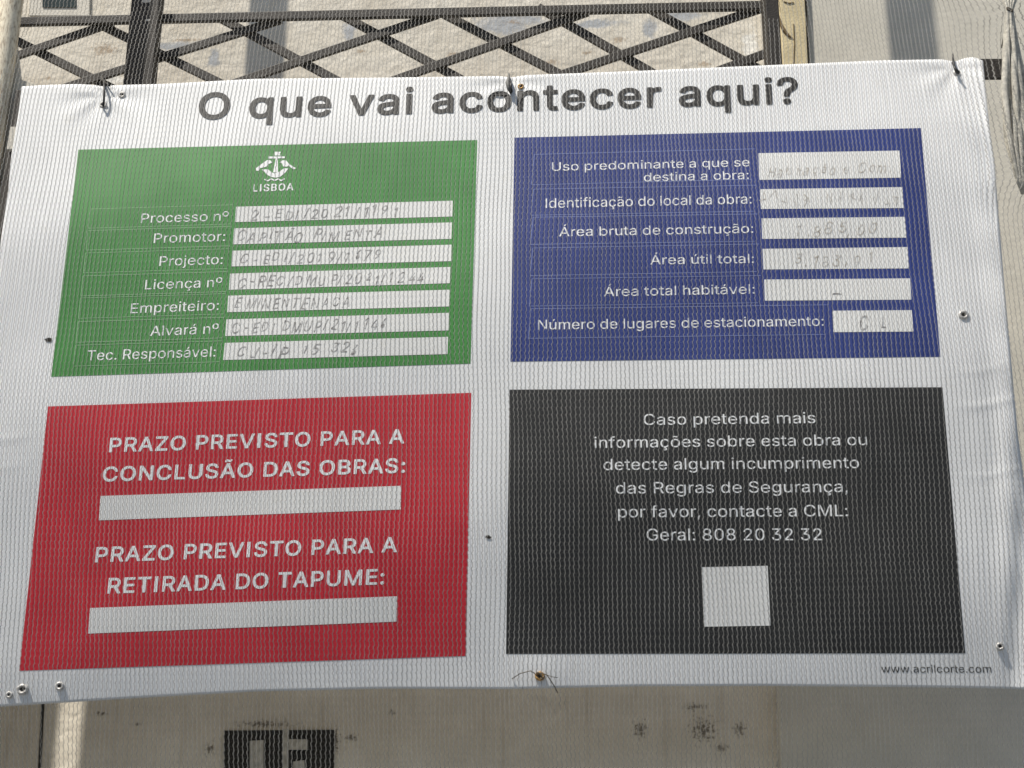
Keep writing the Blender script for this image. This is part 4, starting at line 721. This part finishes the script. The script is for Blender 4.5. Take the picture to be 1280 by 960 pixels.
hand('1.885,00', bb[2], 0.24, 0.80, bp_, 'marker_brown', 0.55)
hand('3.183,91', bb[3], 0.22, 0.76, bp_, 'marker_brown', 0.55)
hand('-', bb[4], 0.46, 0.53, bp_, 'marker', 0.55)
hand('C L', bb[5], 0.33, 0.66, bp_, 'marker', 0.66)
scr = []
for k in range(13):
    x = 953 + 14 * k + random.uniform(-2, 2); y = 248 + random.uniform(-4, 4)
    if k in (5,): continue
    scr.append([(x + random.uniform(-5, 5), y + random.uniform(-8, 9)) for _ in range(5)])
part('handwriting', strokes('handwriting', scr, 1.0, O3), MAT['marker_brown'], bp_)
rows = [(668, 193, 944, 186, 38), (667, 236.5, 945.5, 231.5, 32.5), (666.5, 271.5, 947, 267.5, 34), (666, 310, 949, 305, 34.5), (665, 348.6, 951, 344.5, 34), (664, 386, 1036, 381, 37)]
part('cell_line', strokes('cell_line', lines_for(rows, 0), 0.75, O2 - 0.0001), MAT['blue_line'], bp_)

# red block
rd = part('red_panel', patch('red_panel', (60, 508), (589, 491), (582, 820), (24, 838.5), O1), MAT['red'], bn)
for a in (('PRAZO PREVISTO PARA A', 136, 505, 565, 553.8, 17.2), ('CONCLUSÃO DAS OBRAS:', 127.5, 506, 601.6, 590.4, 17.6), ('PRAZO PREVISTO PARA A', 118.5, 496, 702.6, 689.6, 18.2), ('RETIRADA DO TAPUME:', 134, 480, 741.6, 730, 18.6)):
    put_text('heading_text', a[0], a[1], a[2], a[3], a[4], a[5], rd, bold=True, track=0.03)
put_box(((125.5, 620), (501.5, 607.2), (501, 636.8), (123.5, 650.4)), rd)
put_box(((112.5, 760), (496.3, 745.3), (495.6, 777), (110, 792)), rd)

# black block
bk = part('black_panel', patch('black_panel', (637, 487), (1178, 484), (1206.5, 816.5), (632.5, 817.5), O1), MAT['black'], bn)
for a in (('Caso pretenda mais', 804.5, 1019.5, 531.2, 528.8, 13.6), ('informações sobre esta obra ou', 743, 1084, 560, 556.2, 13.8), ('detecte algum incumprimento', 754.5, 1074, 587.6, 585, 14), ('das Regras de Segurança,', 770, 1060, 617, 615, 14.2),
          ('por favor, contacte a CML:', 772.5, 1060, 646.8, 645.2, 14.4), ('Geral: 808 20 32 32', 808.5, 1027.5, 675.6, 675.2, 14.8)):
    put_text('contact_text', a[0], a[1], a[2], a[3], a[4], a[5], bk)
part('blank_square', patch('blank_square', (877, 709), (959.6, 707.2), (963.2, 782), (880, 783.4), O2, 9), MAT['box'], bk)

put_text('website_text', 'www.acrilcorte.com', 1102, 1239.5, 840.6, 840.8, 9.6, bn, 'title', False, O1)

# eyelets
def eyelet(px, py, r, mat='eyelet', rag=0.0, hole=True):
    c = Vector(S(np.array(float(px)), np.array(float(py)), 0.0008))
    R = r * PXM
    ring = tube([c + Vector((math.cos(t) * R, 0, math.sin(t) * R * 0.9)) for t in np.linspace(0, 2 * math.pi, 20, endpoint=False)], R * 0.42, 7, True, rag)
    e = part('eyelet', bm_mesh('eyelet', ring, True), MAT[mat], bn)
    if hole:
        bm = bmesh.new(); bmesh.ops.create_circle(bm, cap_ends=True, radius=R * 0.62, segments=18, matrix=Matrix.Translation(c + Vector((0, 0.0002, 0))) @ Matrix.Rotation(math.pi / 2, 4, 'X'))
        part('eyelet_hole', bm_mesh('eyelet_hole', bm), MAT['hole'], e)
eyelet(152.5, 118.5, 3.6); eyelet(129, 131, 3.8, rag=0.15); eyelet(651, 108, 3.2, 'brass', 0.3); eyelet(1196, 91, 3.2); eyelet(1204.5, 393.5, 4.4)
eyelet(11.5, 868.5, 3.2); eyelet(28, 861.5, 5.2, rag=0.35); eyelet(74.5, 857.5, 4.0); eyelet(675, 845, 4.2, 'brass', 0.3); eyelet(1250, 808, 3.4, rag=0.3)
for (x, y, s) in ((60.5, 425, 5), (610, 671.5, 4)):
    pl = [(x + s * math.cos(t) * random.uniform(0.7, 1.2), y + 0.6 * s * math.sin(t) * random.uniform(0.6, 1.2)) for t in np.linspace(0, 6.283, 11, endpoint=False)]
    part('tear', polys('tear', [pl], 0.0007), MAT['hole'], bn)
# ------------------------------------------------------------------ debris netting
XN0 = P(np.array(23.), np.array(0.), np.array(0.012))[0]; XN1 = P(np.array(1345.), np.array(-60.), np.array(0.0))[0]
ZN0 = P(np.array(640.), np.array(1030.), np.array(-0.03))[2]; ZN1 = P(np.array(640.), np.array(-170.), np.array(-0.03))[2]
PITCH_N = PXM * 5.45
PER = PXM * 9.0
NT = int((XN1 - XN0) / PITCH_N); NPER = int((ZN1 - ZN0) / PER); K = 8
NP = NPER * K + 1
GATH = [plane_xz(1262, 13), plane_xz(1276, 236)]
def net_place(X, Z):
    """nominal place in the cloth -> place in the street: hangs just in front of the banner, gathered at two ties on the right"""
    Xo, Zo = X.copy(), Z.copy()
    Y = base_surf(X, Z) - 0.0042
    xg = np.interp(Z, [GATH[1][1] - 0.02, GATH[1][1], GATH[0][1], GATH[0][1] + 0.1], [GATH[1][0] + 0.01, GATH[1][0], GATH[0][0], GATH[0][0] + 0.005])
    zin = sm(GATH[1][1] - 0.05, GATH[1][1] - 0.0, Z)
    d = X - xg
    pull = zin * np.exp(-(d / 0.028) ** 2)
    Xo = Xo - d * 0.78 * pull
    Y = Y + pull * 0.006 * np.sin(d * 520) - pull * 0.004
    for (gx, gz), s in zip(GATH, (0.035, 0.022)):
        dx, dz = X - gx, Z - gz; r = np.hypot(dx, dz); k = np.exp(-(r / s) ** 2)
        Xo = Xo - dx * 0.75 * k; Zo = Zo - dz * 0.7 * k
        Y = Y - 0.006 * k + 0.004 * k * np.sin(np.arctan2(dz, dx) * 9)
    m = sm(XR - 0.02, XR + 0.05, X) * sm(ZC + 0.15, ZC - 0.2, Z)
    Xo = Xo + m * 0.006 * np.sin((ZC - Z) * 9)
    return np.stack([Xo, Y, Zo], -1)
def ribbons(A, Bv, nl, npnt):
    V = np.stack([A, Bv], 2).reshape(-1, 3)
    base = (np.arange(nl)[:, None] * npnt + np.arange(npnt - 1)[None]) * 2
    return V, np.stack([base, base + 1, base + 3, base + 2], -1).reshape(-1, 4)
tn = np.arange(NT)[:, None]; zz = np.linspace(ZN0, ZN1, NP)[None]
ph = (np.arange(NP) / K * 2 * math.pi)[None]
off = rng.normal(0, 0.55, (NT, 1)) + 0.7 * np.sin(zz * 23 + tn * 0.11)
jx = rng.normal(0, 0.035, (NT, 1)) * PITCH_N
slow = 0.22 * PITCH_N * (np.sin(tn * 0.31 + zz * 6) * 0.5 + np.sin(zz * 17 + tn * 0.05) + 0.6 * np.sin(zz * 43 + tn * 0.17))
wav = PITCH_N * (0.095 * np.sin(ph + off) + 0.045 * np.sin(2 * (ph + off) + 0.6))
Xc = XN0 + tn * PITCH_N + jx + slow + wav
Zc = np.broadcast_to(zz, Xc.shape) + 0.05 * PER * np.cos(2 * ph)
hw = PXM * 0.60 * (1 + 0.10 * np.cos(ph * 1.0 + 0.8) + rng.normal(0, 0.08, (NT, NP)))
lift = 0.0001 * np.sin(ph)
A = net_place(Xc - hw, Zc); B2 = net_place(Xc + hw, Zc)
A[..., 1] += lift; B2[..., 1] += lift
V1, F1 = ribbons(A, B2, NT, NP)
# thin cross yarns tying the chains together
NR = NPER * 2
zr = (ZN0 + (np.arange(NR) + 0.5) * PER / 2)[:, None]
NC = NT * 2 + 1
xr = np.linspace(XN0, XN0 + NT * PITCH_N, NC)[None]
zig = PER * 0.16 * np.where((np.arange(NC) % 2)[None] == 0, 1, -1) * np.where((np.arange(NR) % 2)[:, None] == 0, 1, -1)
Xr = np.broadcast_to(xr, (NR, NC)) + 0.22 * PITCH_N * (np.sin(zr * 17) + 0.6 * np.sin(zr * 43)); Zr = zr + zig
h2 = PXM * 0.075
A = net_place(Xr + 0, Zr - h2); B2 = net_place(Xr + 0, Zr + h2)
A[..., 1] += 0.0003; B2[..., 1] += 0.0003
V2, F2 = ribbons(A, B2, NR, NC)
V = np.vstack([V1, V2]); F = np.vstack([F1, F2 + len(V1)])
me = bpy.data.meshes.new('debris_net')
me.vertices.add(len(V)); me.vertices.foreach_set('co', V.astype(np.float32).ravel())
me.loops.add(len(F) * 4); me.loops.foreach_set('vertex_index', F.astype(np.int32).ravel())
me.polygons.add(len(F)); me.polygons.foreach_set('loop_start', np.arange(0, len(F) * 4, 4, dtype=np.int32))
me.update(calc_edges=True)
def net_material():
    m = bpy.data.materials.new('net_yarn'); m.use_nodes = True
    N, L = m.node_tree.nodes, m.node_tree.links
    for n in list(N): N.remove(n)
    out = N.new('ShaderNodeOutputMaterial'); mix = N.new('ShaderNodeMixShader'); mix.inputs[0].default_value = 0.3
    d = N.new('ShaderNodeBsdfDiffuse'); t = N.new('ShaderNodeBsdfTranslucent')
    geo = N.new('ShaderNodeNewGeometry'); nz = N.new('ShaderNodeTexNoise'); nz.inputs['Scale'].default_value = 30; nz.inputs['Detail'].default_value = 6
    L.new(geo.outputs['Position'], nz.inputs['Vector'])
    rp = N.new('ShaderNodeValToRGB'); L.new(nz.outputs['Fac'], rp.inputs[0])
    rp.color_ramp.elements[0].position = 0.3; rp.color_ramp.elements[0].color = (0.27, 0.262, 0.24, 1)
    rp.color_ramp.elements[1].position = 0.7; rp.color_ramp.elements[1].color = (0.40, 0.385, 0.355, 1)
    L.new(rp.outputs[0], d.inputs[0]); L.new(rp.outputs[0], t.inputs[0])
    L.new(d.outputs[0], mix.inputs[1]); L.new(t.outputs[0], mix.inputs[2])
    tr = N.new('ShaderNodeBsdfTransparent'); m2 = N.new('ShaderNodeMixShader'); m2.inputs[0].default_value = 0.40     # clear-ish plastic yarn
    L.new(mix.outputs[0], m2.inputs[1]); L.new(tr.outputs[0], m2.inputs[2]); L.new(m2.outputs[0], out.inputs[0])
    return m
tag(obj('debris_net', me, net_material()), 'fine beige knitted safety netting stretched over the banner, lattice and wall', 'netting')

# ------------------------------------------------------------------ ties
def SP(px, py, off): return Vector(S(np.array(float(px)), np.array(float(py)), off))
t1 = thing('cable_tie', 'black cable tie looped over the banner top edge near its left corner', 'cable tie', SP(130, 118, 0.01), 'ties fastening the banner')
part('strap', bm_mesh('strap', tube([P1(127, 96, 0.05), P1(129.5, 101, 0.01), SP(130.3, 106, 0.008), SP(130.2, 116, 0.0085), SP(129.8, 126, 0.008), SP(129, 132, 0.006), SP(128.5, 134, 0.001)], [0.0011, 0.0012, 0.0014, 0.0013, 0.0013, 0.0015, 0.001], 8), True), MAT['tie'], t1)
part('tail', bm_mesh('tail', tube([P1(127, 99, 0.04), P1(133, 104, 0.0), SP(137, 107.5, 0.006)], 0.0009, 6), True), MAT['tie'], t1)
t2 = thing('cable_tie', 'grey and black cable tie looped through the banner top edge above the title middle', 'cable tie', SP(637, 108, 0.01), 'ties fastening the banner')
part('strap', bm_mesh('strap', tube([P1(636, 92, 0.03), SP(636, 97, 0.007), SP(634.5, 103, 0.0085), SP(636, 111, 0.008), SP(638, 116, 0.004)], [0.001, 0.0016, 0.0024, 0.002, 0.001], 8), True), MAT['grey'], t2)
part('tail', bm_mesh('tail', tube([SP(637, 99, 0.009), SP(638.5, 107, 0.009), SP(639.5, 115, 0.007), SP(638, 117, 0.004)], [0.0006, 0.0011, 0.0014, 0.0008], 8), True), MAT['tie'], t2)
t3 = thing('cable_tie', 'dark cable tie pinching the rolled top right corner of the banner', 'cable tie', SP(1195, 84, 0.01), 'ties fastening the banner')
part('strap', bm_mesh('strap', tube([P1(1191, 68, 0.02), SP(1191.5, 75, 0.007), SP(1192.5, 82, 0.0085), SP(1195, 88, 0.008), SP(1198.5, 92, 0.004)], [0.0011, 0.0012, 0.0012, 0.0018, 0.001], 8), True), MAT['tie'], t3)
part('tail', bm_mesh('tail', tube([SP(1190, 78, 0.009), SP(1194, 86, 0.0095), SP(1199, 90.5, 0.009)], [0.0006, 0.0014, 0.0012], 8), True), MAT['tie'], t3)
t4 = thing('wire_tie', 'thin rusty wire knotted through the eyelet on the banner bottom edge', 'wire', SP(674, 845, 0.008), 'ties fastening the banner')
part('wire', bm_mesh('wire', bm_join(tube([SP(640, 848.5, 0.001), SP(650, 842, 0.0075), SP(663, 838.5, 0.0075), SP(668, 841.5, 0.0085), SP(672, 846, 0.006)], 0.00042, 6),
     tube([SP(677, 841, 0.006), SP(684, 844, 0.0085), SP(688, 850, 0.0075), SP(694, 859.5, 0.006), SP(697, 866, 0.002)], 0.00045, 6), tube([SP(682, 843, 0.008), SP(690, 846, 0.008), SP(697, 847, 0.007)], 0.0003, 6)), True), MAT['wire'], t4)
part('knot', bm_mesh('knot', tube([SP(675 + 5 * math.cos(t) * (1 - t / 20), 844.5 + 4 * math.sin(t * 1.3), 0.008 + 0.001 * math.sin(t * 2)) for t in np.linspace(0, 9, 22)], 0.0006, 6), True), MAT['wire'], t4)
t5 = thing('net_tie', 'brown string knot with tight beige netting folds hanging from it at top right', 'string', P1(1262, 13, -0.02))
gx, gz = GATH[0]
part('knot', bm_mesh('knot', tube([P1(1262 + 3.2 * math.cos(t), 12 + 2.4 * math.sin(t * 1.2), -0.024 - 0.0008 * math.sin(3 * t)) for t in np.linspace(0, 11, 30)], 0.0009, 6), True), MAT['wire'], t5)
for k in range(9):
    f = (k - 4) / 4
    q = [P1(1262 + 30 * f, -45, -0.012 + 0.004 * math.cos(k * 2.1)), P1(1262 + 13 * f, -12, -0.019), P1(1262 + 3.0 * f, 11, -0.022 + 0.002 * math.cos(k * 3)), P1(1263 + 6 * f, 45, -0.019 + 0.003 * math.cos(k * 1.7)),
         P1(1267 + 13 * f + 2 * math.sin(k * 5), 110, -0.015 + 0.005 * math.cos(k * 2.4)), P1(1272 + 14 * f, 175, -0.014 + 0.005 * math.cos(k * 2.9)), P1(1277 + 6 * f, 225, -0.017), P1(1279 + 2 * f, 243, -0.012)]
    part('gathered_fold', bm_mesh('gathered_fold', tube(q, [PXM * v for v in (2.2, 2.6, 1.6, 2.8, 3.9, 3.5, 2.0, 0.7)], 8, False, 0.25), True), MAT['fold'], t5)
part('cord', bm_mesh('cord', tube([P1(1257, -30, 0.0), P1(1259, -5, -0.015), P1(1262, 12, -0.022), P1(1257, 30, -0.018), P1(1252, 60, -0.01)], 0.0006, 6), True), MAT['wire'], t5)
